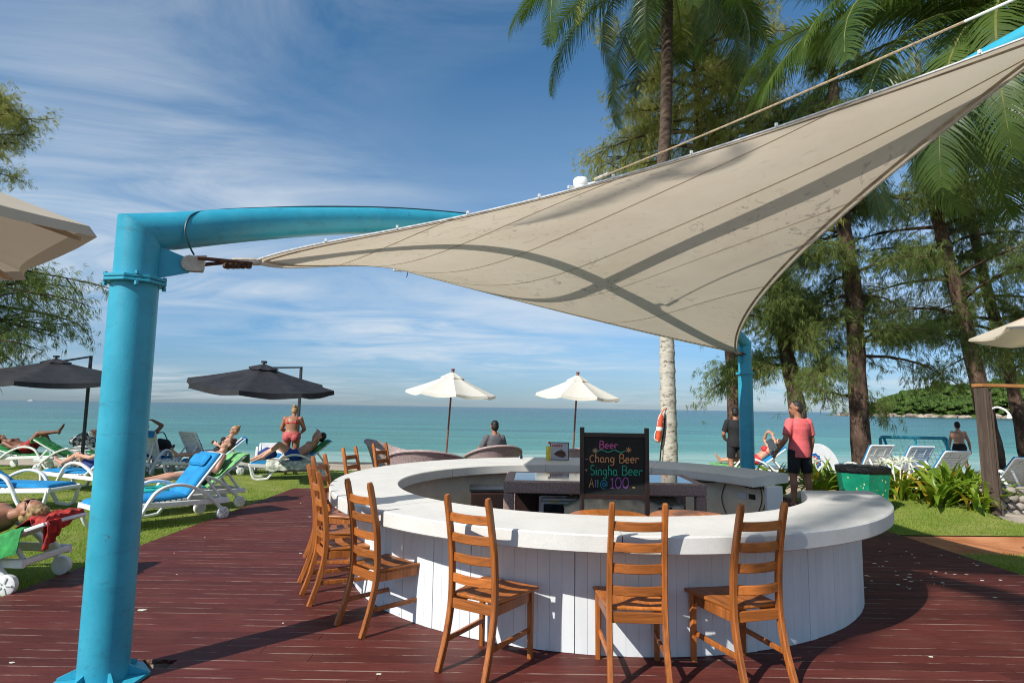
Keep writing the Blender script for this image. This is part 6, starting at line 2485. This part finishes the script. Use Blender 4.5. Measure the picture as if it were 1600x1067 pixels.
def person(label, loc, rz, pose, H=1.72, build=1.0, skin='skin_light', hair=('hair_dark', 'short'), wear=(), female=False, group=None, voxel=.0105, child=False, glasses=False):
    k = H / 1.75
    hk = k * (1.12 if child else 1.0)
    w = k * build
    root = thing('person', label, 'person', loc, rz, group)
    pel = V(pose['pelvis'])
    sp = unit(*pose.get('spine', (0, 0, 1)))
    fr = V(pose.get('front', (0, 1, 0)))
    fr = (fr - sp * fr.dot(sp)).normalized()
    rt = fr.cross(sp).normalized()
    bend = V(pose.get('bend', (0, 0, 0)))               # shifts the upper chest for a curved back

    def S(t):                                            # point on the spine
        f = max(0, t) / .5
        return pel + sp * (t * k) + bend * (f * f * k)
    neck_d = unit(*pose.get('neck', tuple(sp)))
    hf = V(pose.get('face', tuple(fr)))
    hf = (hf - neck_d * hf.dot(neck_d)).normalized()
    hr = hf.cross(neck_d).normalized()
    nb = S(.50)
    headc = nb + neck_d * (.175 * hk) + hf * (.018 * k)
    body = MB()
    cw = .91 if female else 1.0
    hw = 1.04 if female else .97
    T = [(-.095, .105 * hw, .085), (-.03, .165 * hw, .118), (.05, .168 * hw, .116), (.15, .138 * cw, .100), (.24, .146 * cw, .106), (.34, .168 * cw, .116), (.42, .172 * cw, .104), (.475, .125 * cw, .078), (.505, .070, .062)]
    torso_p = [S(t) for t, _, _ in T]
    torso_r = [(a * w, c * w) for _, a, c in T]
    body.sweep(torso_p, circ(20), tuple(rt), torso_r)
    limb(body, [nb - sp * .04 * k, headc - neck_d * .05 * hk], [.060 * k, .054 * k], tuple(hr))
    # buttocks and chest
    for s in (-1, 1):
        q = .030 if 'shirt' in [y[0] for y in wear] else .052
        body.ell(S(-.04) + rt * (s * .070 * w) - fr * (q * w), (.084 * w, .084 * w, .092 * w))
        if female:
            body.ell(S(.335) + rt * (s * .075 * w) + fr * (.088 * w), (.070 * w, .070 * w, .070 * w))
        else:
            body.ell(S(.36) + rt * (s * .075 * w) + fr * (.060 * w), (.082 * w, .070 * w, .070 * w))
    RH = Matrix((hr, hf, neck_d)).transposed()
    HM = lambda x, y, z: headc + RH @ (V(x, y, z) * hk)
    body.ell(HM(0, -.006, .018), (.076 * hk, .096 * hk, .100 * hk), RH, 16, 12)
    body.ell(HM(0, .018, -.040), (.060 * hk, .070 * hk, .078 * hk), RH, 14, 10)
    body.ell(HM(0, .060, -.090), (.028 * hk, .024 * hk, .022 * hk), RH)
    limb(body, [HM(0, .085, .012), HM(0, .108, -.030)], [.010 * hk, .016 * hk], tuple(hr))
    body.ell(HM(0, .078, .034), (.050 * hk, .016 * hk, .014 * hk), RH)
    body.ell(HM(0, .082, -.060), (.024 * hk, .014 * hk, .009 * hk), RH)
    for s in (-1, 1):
        body.ell(HM(s * .078, -.004, -.006), (.013 * hk, .022 * hk, .034 * hk), RH)
    J = {}
    for s, nm in ((-1, 'L'), (1, 'R')):
        A = pose['arm' + nm]
        sh = S(.445) + rt * (s * .170 * w * (cw * .97))
        el = sh + unit(*A[0]) * (.295 * k)
        wr = el + unit(*A[1]) * (.255 * k)
        hd = unit(*A[2]) if len(A) > 2 else unit(*A[1])
        J['sh' + nm], J['el' + nm], J['wr' + nm] = sh, el, wr
        limb(body, [sh, sh.lerp(el, .45), el], [.058 * w, .048 * w, .040 * w])
        limb(body, [el, el.lerp(wr, .35), wr], [.041 * w, .040 * w, .027 * w])
        # hand: palm, four fingers of unequal length, thumb from the palm's side
        pn = V(A[3]) if len(A) > 3 else V(rt) * (-s)
        pn = (pn - hd * pn.dot(hd)).normalized()         # palm normal
        wd = hd.cross(pn).normalized()
        th = V(A[4]) if len(A) > 4 else V(fr)
        if wd.dot(th) < 0:
            wd = -wd                                     # thumb side
        limb(body, [wr, wr + hd * .045 * k, wr + hd * .085 * k], [(.026 * k, .020 * k), (.040 * k, .017 * k), (.040 * k, .013 * k)], tuple(wd))
        for i, (o, L) in enumerate(((.034, .068), (.0115, .078), (-.0115, .073), (-.034, .058))):
            p0 = wr + hd * .082 * k + wd * o * k
            d1 = (hd + wd * (o * 3.2) + pn * .12).normalized()
            d2 = (hd + wd * (o * 2.6) + pn * .55).normalized()
            p1 = p0 + d1 * L * .52 * k
            p2 = p1 + d2 * L * .48 * k
            limb(body, [p0, p1, p2], [.0098 * k, .0090 * k, .0078 * k])
        t0 = wr + hd * .030 * k + wd * .030 * k
        t1 = t0 + (hd * .6 + wd * .75 + pn * .25).normalized() * .042 * k
        t2 = t1 + (hd * .9 + wd * .30 + pn * .35).normalized() * .034 * k
        limb(body, [t0, t1, t2], [.015 * k, .0115 * k, .009 * k])
        G = pose['leg' + nm]
        hp = S(-.035) + rt * (s * .088 * w)
        kn = hp + unit(*G[0]) * (.425 * k)
        an = kn + unit(*G[1]) * (.415 * k)
        ft = unit(*G[2])
        J['hp' + nm], J['kn' + nm], J['an' + nm] = hp, kn, an
        limb(body, [hp, hp.lerp(kn, .4), kn], [.092 * w, .078 * w, .056 * w])
        cf = -(V(G[0]).normalized() + V(G[2]).normalized()) * 0 + (kn - an).cross(V(rt)).normalized()
        if cf.dot(ft) > 0:
            cf = -cf
        limb(body, [kn, kn.lerp(an, .28) + cf * .014 * w, kn.lerp(an, .6) + cf * .006 * w, an], [.054 * w, .056 * w, .042 * w, .034 * w])
        heel = an - ft * .045 * k + (an - kn).normalized() * .035 * k
        ball = an + ft * .120 * k + (an - kn).normalized() * .055 * k
        toe = an + ft * .175 * k + (an - kn).normalized() * .060 * k
        limb(body, [heel, an + ft * .03 * k + (an - kn).normalized() * .022 * k, ball, toe], [(.030 * k, .032 * k), (.034 * k, .038 * k), (.044 * k, .022 * k), (.036 * k, .014 * k)], tuple(rt))
    o = body.build('body', MAT[skin], root, smooth=0)
    BAKE.append((o, voxel, 3))
    for s in (-1, 1):
        MB().ell(HM(s * .032, .082, .006), .010 * hk, None, 8, 6).build('eye', MAT['hair_dark'], root)
    if glasses:
        g = MB()
        for s in (-1, 1):
            g.ell(HM(s * .034, .094, .006), (.028 * hk, .008 * hk, .020 * hk), RH)
            g.tube([HM(s * .06, .085, .008), HM(s * .082, .0, .010)], .004 * hk, 5)
        tag(g.build('sunglasses', MAT['dark_panel'], root), 'dark sunglasses')
    # hair
    hm, style = hair
    h = MB()
    if style == 'short':
        h.ell(HM(0, -.022, .040), (.081 * hk, .090 * hk, .090 * hk), RH, 16, 12)
        h.ell(HM(0, -.046, -.012), (.079 * hk, .066 * hk, .084 * hk), RH)
    else:
        h.ell(HM(0, -.022, .036), (.084 * hk, .095 * hk, .094 * hk), RH, 16, 12)
        h.ell(HM(0, -.050, -.020), (.074 * hk, .062 * hk, .085 * hk), RH)
        if style == 'bun':
            h.ell(HM(0, -.055, .125), (.042 * hk, .042 * hk, .038 * hk), RH)
        if style == 'back_bun':
            h.ell(HM(0, -.105, .075), (.048 * hk, .046 * hk, .046 * hk), RH)
        if style == 'curly':
            for i in range(34):
                a, e = i * 2.4, .1 + 1.35 * (i / 34)
                h.ell(HM(.088 * math.cos(a) * math.cos(e), -.026 + .095 * math.sin(a) * math.cos(e) * (1 if math.sin(a) < .3 else .55), .030 + .098 * math.sin(e)), .021 * hk, RH, 8, 6)
    h.v = [tuple(V(p) + V(noise.noise(V(p) * 40), noise.noise(V(p) * 40 + V(9, 0, 0)), noise.noise(V(p) * 40 + V(0, 9, 0))) * .006) for p in h.v]
    ho = h.build('hair', MAT[hm], root, smooth=60)
    BAKE.append((ho, .011, 1))
    # clothing
    for item, mt in wear:
        c = MB()
        if item == 'shirt':
            g = [(-.13, .182, .135), (-.05, .186, .136), (.05, .176, .130), (.15, .158, .118), (.24, .162, .122), (.34, .184 * cw, .132), (.425, .186 * cw, .118), (.478, .140, .092), (.508, .080, .074)]
            c.sweep([S(t) for t, _, _ in g], circ(24), tuple(rt), [(a * w, b_ * w) for _, a, b_ in g])
            for nm in 'LR':
                a, b_ = J['sh' + nm], J['el' + nm]
                ins = a.lerp(S(.42), .35)
                c.ell(a, .067 * w)
                c.sweep([ins, a, a.lerp(b_, .40), a.lerp(b_, .78)], circ(), (1, 0, 0), [.072 * w, .074 * w, .068 * w, .064 * w])
            nm_ = 'shirt'
        elif item in ('shorts', 'briefs', 'trunks'):
            g = [(-.10, .120, .100), (-.03, .182, .134), (.05, .180, .130), (.10, .160, .118)]
            c.sweep([S(t) for t, _, _ in g], circ(24), tuple(rt), [(a * w * hw, b_ * w) for _, a, b_ in g])
            f = {'shorts': .82, 'trunks': .48, 'briefs': .12}[item]
            for s, nm in ((-1, 'L'), (1, 'R')):
                a, b_ = J['hp' + nm], J['kn' + nm]
                c.sweep([a - (b_ - a).normalized() * .04, a, a.lerp(b_, f * .6), a.lerp(b_, f)], circ(), (1, 0, 0), [.095 * w, .104 * w, .094 * w if f > .3 else .098 * w, (.086 if f > .3 else .094) * w])
                if 'shirt' not in [q[0] for q in wear]:
                    c.ell(S(-.04) + rt * (s * .078 * w) - fr * (.054 * w), (.094 * w, .094 * w, .100 * w))
            nm_ = item if item != 'briefs' else 'bikini_bottom'
        elif item in ('bikini', 'swimsuit'):
            g = [(.295, .160 * cw, .112), (.335, .174 * cw, .123)] if item == 'bikini' else [(-.10, .118, .095), (-.03, .180, .132), (.05, .180, .130), (.15, .150 * cw, .110), (.24, .156 * cw, .116), (.34, .180 * cw, .126), (.37, .178 * cw, .120)]
            if item == 'bikini':
                g = [(.302, .163 * cw, .113), (.335, .172 * cw, .122)]
            c.sweep([S(t) for t, _, _ in g], circ(24), tuple(rt), [(a * w, b_ * w) for _, a, b_ in g])
            for s in (-1, 1):
                c.ell(S(.335) + rt * (s * .075 * w) + fr * (.090 * w), (.074 * w, .074 * w, .074 * w))
                limb(c, [S(.36) + rt * (s * .09 * w) + fr * (.12 * w), S(.47) + rt * (s * .095 * w) + fr * (.05 * w), S(.46) + rt * (s * .09 * w) - fr * (.07 * w), S(.33) + rt * (s * .08 * w) - fr * (.112 * w)], [.014] * 4)
            nm_ = 'bikini_top' if item == 'bikini' else 'swimsuit'
        co = c.build(nm_, MAT[mt], root, smooth=0)
        BAKE.append((co, .0115, 2))
    return root, J


def bake():
    for o, vx, sm in BAKE:
        m = o.modifiers.new('join', 'REMESH')
        m.mode = 'VOXEL'
        m.voxel_size = vx
        s = o.modifiers.new('soft', 'SMOOTH')
        s.iterations = sm
        s.factor = .5
    dg = bpy.context.evaluated_depsgraph_get()
    dg.update()
    done = []
    for o, vx, sm in BAKE:
        e = o.evaluated_get(dg)
        me = bpy.data.meshes.new_from_object(e)
        done.append((o, me))
    for o, me in done:
        o.modifiers.clear()
        me.name = o.data.name
        mt = o.data.materials[0]
        o.data = me
        me.materials.clear()
        finish(me, mt, 180)


DOWN = (0, 0, -1)
LL = lambda key: (LG[key][0], head_rz(*LG[key][1]), LG[key][2])


def lying(key, **kw):
    """pose on a lounger, in its own frame: head towards +Y, feet towards the origin"""
    loc, rz, bk = LL(key)
    a = rad(kw.pop('back', bk))
    sp = (0, math.cos(a), math.sin(a))
    p = dict(pelvis=(kw.pop('x', 0), kw.pop('y', HINGE_Y - .03), SEAT_Z + kw.pop('z', .145)), spine=sp, front=(0, -math.sin(a), math.cos(a)),
             legL=((.05, -1, .02), (.03, -1, -.06), (.15, -.45, .9)), legR=((-.05, -1, .02), (-.03, -1, -.06), (-.15, -.45, .9)),
             armL=((.30, -.80, -.30), (.05, -1, .12), (0, -1, 0)), armR=((-.30, -.80, -.30), (-.05, -1, .12), (0, -1, 0)))
    p.update(kw)
    return loc, rz, p


def people():
    # --- man in pink shirt watching the sea, holding papers
    pr, J = person('man in a salmon pink t-shirt and black shorts standing beside the bar opening, holding papers', (5.24, 11.25, 0.0), rad(14), dict(
        pelvis=(0, 0, .975), spine=(0, -.02, 1), face=(-.86, .5, 0), neck=(-.05, .10, 1),
        armL=((-.34, -.05, -.94), (-.22, .55, -.80), (-.30, .55, -.75), (1, .3, 0)), armR=((.26, .02, -.96), (.10, .30, -.95)),
        legL=((-.06, .04, -1), (-.02, -.02, -1), (-.15, 1, 0)), legR=((.09, -.03, -1), (.03, -.06, -1), (.2, 1, 0))),
        1.92, 1.06, 'skin_tan', ('hair_grey', 'short'), (('shirt', 'pink_shirt'), ('shorts', 'black_cloth')))
    wr = pr.matrix_basis @ (J['wrL'] + V(-.05, .09, -.05))
    m = MB()
    for k in range(3):
        m.box((0, 0, .006 * k), (.13, .19, .004), 0, Matrix.Rotation(rad(-34 + 3 * k), 3, 'Y') @ Matrix.Rotation(rad(62), 3, 'X') @ Matrix.Rotation(rad(14 * k - 30), 3, 'Z'))
    o = m.build('papers', MAT['petal'], None, (5.24 - .42, 11.25 + .20, 1.04), .2, 0)
    tag(o, 'white folded papers held by the man in the pink shirt', 'papers')
    # --- man in black shirt behind the far post
    person('man in a black t-shirt and dark shorts half hidden behind the far blue post', (5.42, 14.9, -.03), rad(-6), dict(
        pelvis=(0, 0, .95), spine=(0, 0, 1), face=(.2, 1, 0), neck=(.02, .12, 1),
        armL=((-.32, .05, -.95), (.25, .75, -.45), (.5, .7, -.2)), armR=((.40, -.02, -.9), (.05, .25, -.95)),
        legL=((-.06, .02, -1), (0, -.03, -1), (-.2, 1, 0)), legR=((.06, .02, -1), (0, -.03, -1), (.2, 1, 0))),
        1.78, 1.1, 'skin_tan', ('hair_dark', 'short'), (('shirt', 'black_cloth'), ('shorts', 'black_cloth')))
    # --- woman standing in a pink bikini
    person('woman in a pink bikini with blond bun standing with her back turned', (-5.32, 15.05, -.03), rad(8), dict(
        pelvis=(0, 0, .91), spine=(0, .06, 1), bend=(0, .05, 0), face=(.25, 1, -.3), neck=(.10, .45, .9),
        armL=((-.34, .22, -.92), (.42, .80, -.30)), armR=((.34, .20, -.92), (-.42, .80, -.35)),
        legL=((-.02, .03, -1), (.02, -.04, -1), (-.15, 1, 0)), legR=((.03, .06, -1), (-.02, -.04, -1), (.15, 1, 0))),
        1.66, 1.22, 'skin_tan', ('hair_blond', 'back_bun'), (('briefs', 'pink_bikini'), ('bikini', 'red_bikini')), True)
    # --- man in blue shorts, arms folded over his head, knees up
    loc, rz, p = lying('man', z=.17, back=31, y=HINGE_Y - .16,
                       legL=((.10, -.72, .62), (.02, -.78, -.66), (.1, -.9, -.3)), legR=((-.10, -.80, .50), (-.02, -.84, -.54), (-.1, -.9, -.3)),
                       armL=((.85, .10, .62), (-.82, .25, .50), (-.9, .1, .1)), armR=((-.85, .10, .62), (.82, .25, .50), (.9, .1, .1)), neck=(0, .62, .78), face=(0, -.9, .5))
    person('man in blue shorts lying with knees up and arms folded over his head', loc, rz, p, 1.80, 1.04, 'skin_light', ('hair_dark', 'short'), (('trunks', 'blue_shorts'),))
    # --- fair woman with bun in the rear row
    loc, rz, p = lying('woman_back', back=52, z=.16, neck=(0, .45, .9), face=(.35, -1, -.15), armL=((.30, -.15, -.95), (-.35, -.75, .45)), armR=((-.45, -.2, -.85), (.2, -.8, .4)),
                       legL=((.04, -1, .06), (.02, -1, -.06), (.15, -.4, .9)), legR=((-.04, -1, .06), (-.02, -1, -.06), (-.15, -.4, .9)))
    person('fair woman with blond bun reclining in a dark swimsuit in the rear row', loc, rz, p, 1.68, .98, 'skin_light', ('hair_blond', 'bun'), (('swimsuit', 'black_cloth'),), True)
    # --- brown-haired woman beside the blue cushion, looking at a phone
    loc, rz, p = lying('woman', back=46, z=.17, neck=(0, .62, .78), face=(.1, -1, .15), armL=((.32, -.48, -.82), (-.30, -.80, .50)), armR=((-.34, -.48, -.82), (.30, -.80, .50)),
                       legL=((.05, -1, .14), (.02, -1, -.14), (.15, -.4, .9)), legR=((-.05, -1, .12), (-.02, -1, -.12), (-.15, -.4, .9)))
    person('woman with brown bun lying and holding a phone beside the blue cushion', loc, rz, p, 1.68, 1.0, 'skin_light', ('hair_brown', 'bun'), (('bikini', 'black_cloth'), ('briefs', 'black_cloth')), True)
    c = math.cos(rz), math.sin(rz)
    lx, ly = 0.0, HINGE_Y - .20
    o = MB().box((0, 0, 0), (.08, .012, .15), 0, Matrix.Rotation(rad(-40), 3, 'X'), .002).build('phone', MAT['dark_panel'], None, (loc[0] + lx * c[0] - ly * c[1], loc[1] + lx * c[1] + ly * c[0], .76), rz)
    tag(o, 'dark phone held by the woman with the brown bun', 'phone')
    # --- blond man on the nearest lounger
    loc, rz, p = lying('near', back=13, z=.15, y=.84, neck=(0, .98, .2), face=(.05, -.25, 1))
    person('blond man with curly hair and sunglasses lying on the nearest lounger at the left edge', loc, rz, p, 1.82, 1.08, 'skin_tan', ('hair_blond', 'curly'), (('trunks', 'navy_cloth'),), glasses=True, voxel=.0085)
    # --- feet behind the blue post
    loc, rz, p = lying('feet', z=.15, legL=((.12, -.86, .50), (.02, -.90, -.42), (.1, -.6, .7)), legR=((-.05, -1, .06), (-.02, -1, -.06), (-.15, -.4, .9)))
    person('sunbather half hidden behind the blue post with bare feet showing', loc, rz, p, 1.72, 1.0, 'skin_light', ('hair_brown', 'short'), (('trunks', 'navy_cloth'),))
    # --- man in red shorts, one leg crossed high
    loc, rz, p = lying('man_left', z=.16, legL=((.05, -.62, .78), (.02, -.55, -.83), (.05, -1, -.1)), legR=((.10, -.50, .86), (.20, -1, .10), (.1, -.25, .95)), neck=(0, .95, .3))
    person('tanned man in red shorts lying at the far left with one leg crossed high', loc, rz, p, 1.80, 1.04, 'skin_dark', ('hair_dark', 'short'), (('trunks', 'red_shorts'),))
    # --- person under the umbrella with a white cap
    loc, rz, p = lying('shade', z=.15, back=35, y=1.05)
    pr, J = person('person with white cap resting low beside the dark umbrella pole', loc, rz, p, 1.70, 1.0, 'skin_light', ('plastic_white', 'short'), (('trunks', 'black_cloth'),))
    # --- person seen from behind over the blue towel, arms folded on the head
    loc, rz, p = lying('blue', z=.17, back=66, armL=((.62, .05, .78), (-.80, .1, .45), (-.9, 0, .1)), armR=((-.62, .05, .78), (.80, .1, .45), (.9, 0, .1)))
    person('sunbather with arms over the head behind the blue towel right of the post', loc, rz, p, 1.74, 1.0, 'skin_dark', ('hair_dark', 'short'), (('trunks', 'navy_cloth'),))
    # --- dark-haired man in the tub chair
    person('dark-haired man in a grey shirt sitting in the tub armchair facing the sea', (-.37, 12.9, -.02), math.atan2(.35, .93), dict(
        pelvis=(0, -.06, .60), spine=(0, -.10, 1), face=(0, 1, 0), neck=(.03, .08, 1), armL=((-.38, .25, -.85), (.2, .95, .1)), armR=((.36, .35, -.8), (-.25, .45, .9), (-.35, .2, .9)),
        legL=((-.12, 1, .02), (-.02, .15, -1), (-.1, 1, 0)), legR=((.12, 1, .02), (.02, .15, -1), (.1, 1, 0))),
        1.76, 1.0, 'skin_tan', ('hair_dark', 'short'), (('shirt', 'grey_cloth'), ('shorts', 'black_cloth')))
    # --- woman in red with an arm over her face
    loc, rz, p = lying('red', z=.16, back=40, armL=((.75, .25, .60), (-.70, -.15, .70), (-.6, .2, .4)), armR=((-.55, -.35, .75), (.6, .2, .75), (.5, .5, .1)),
                       legL=((.06, -1, .10), (.02, -1, -.12), (.15, -.4, .9)), legR=((-.05, -1, .06), (-.02, -1, -.06), (-.15, -.4, .9)))
    person('woman in a red bikini lying with an arm over her face behind the far post', loc, rz, p, 1.66, 1.05, 'skin_light', ('hair_brown', 'long'), (('bikini', 'red_bikini'), ('briefs', 'red_bikini')), True)
    # --- two bathers walking down the beach
    person('shirtless tanned man in black trunks walking down to the sea', (14.42, 19.9, -.32), rad(-6), dict(
        pelvis=(0, 0, .93), spine=(0, .03, 1), face=(.1, 1, 0), neck=(0, .2, 1), armL=((-.30, .0, -.95), (-.12, .10, -1)), armR=((.34, -.08, -.93), (.22, .12, -.95)),
        legL=((-.06, .18, -1), (0, -.05, -1), (0, 1, 0)), legR=((.06, -.15, -1), (0, -.3, -1), (0, 1, -.2))),
        1.76, 1.08, 'skin_light', ('hair_dark', 'short'), (('trunks', 'black_cloth'),))
    person('boy in white shorts walking beside the wooden shower post', (13.42, 17.15, -.12), rad(20), dict(
        pelvis=(0, 0, .66), spine=(-.02, -.06, 1), face=(-.8, .4, 0), neck=(-.05, .1, 1), armL=((-.3, .1, -.95), (-.1, .3, -.95)), armR=((.42, -.25, -.85), (.30, .10, -.95)),
        legL=((-.05, .25, -1), (0, -.1, -1), (0, 1, 0)), legR=((.05, -.15, -1), (0, -.35, -1), (0, 1, -.2))),
        1.28, 1.0, 'skin_light', ('hair_brown', 'short'), (('trunks', 'white_shorts'),), child=True)
    bake()


MAT['grey_cloth'] = plain('grey_cloth', (.12, .12, .13), .85, .2, 8, .3, 24, .012)
people()
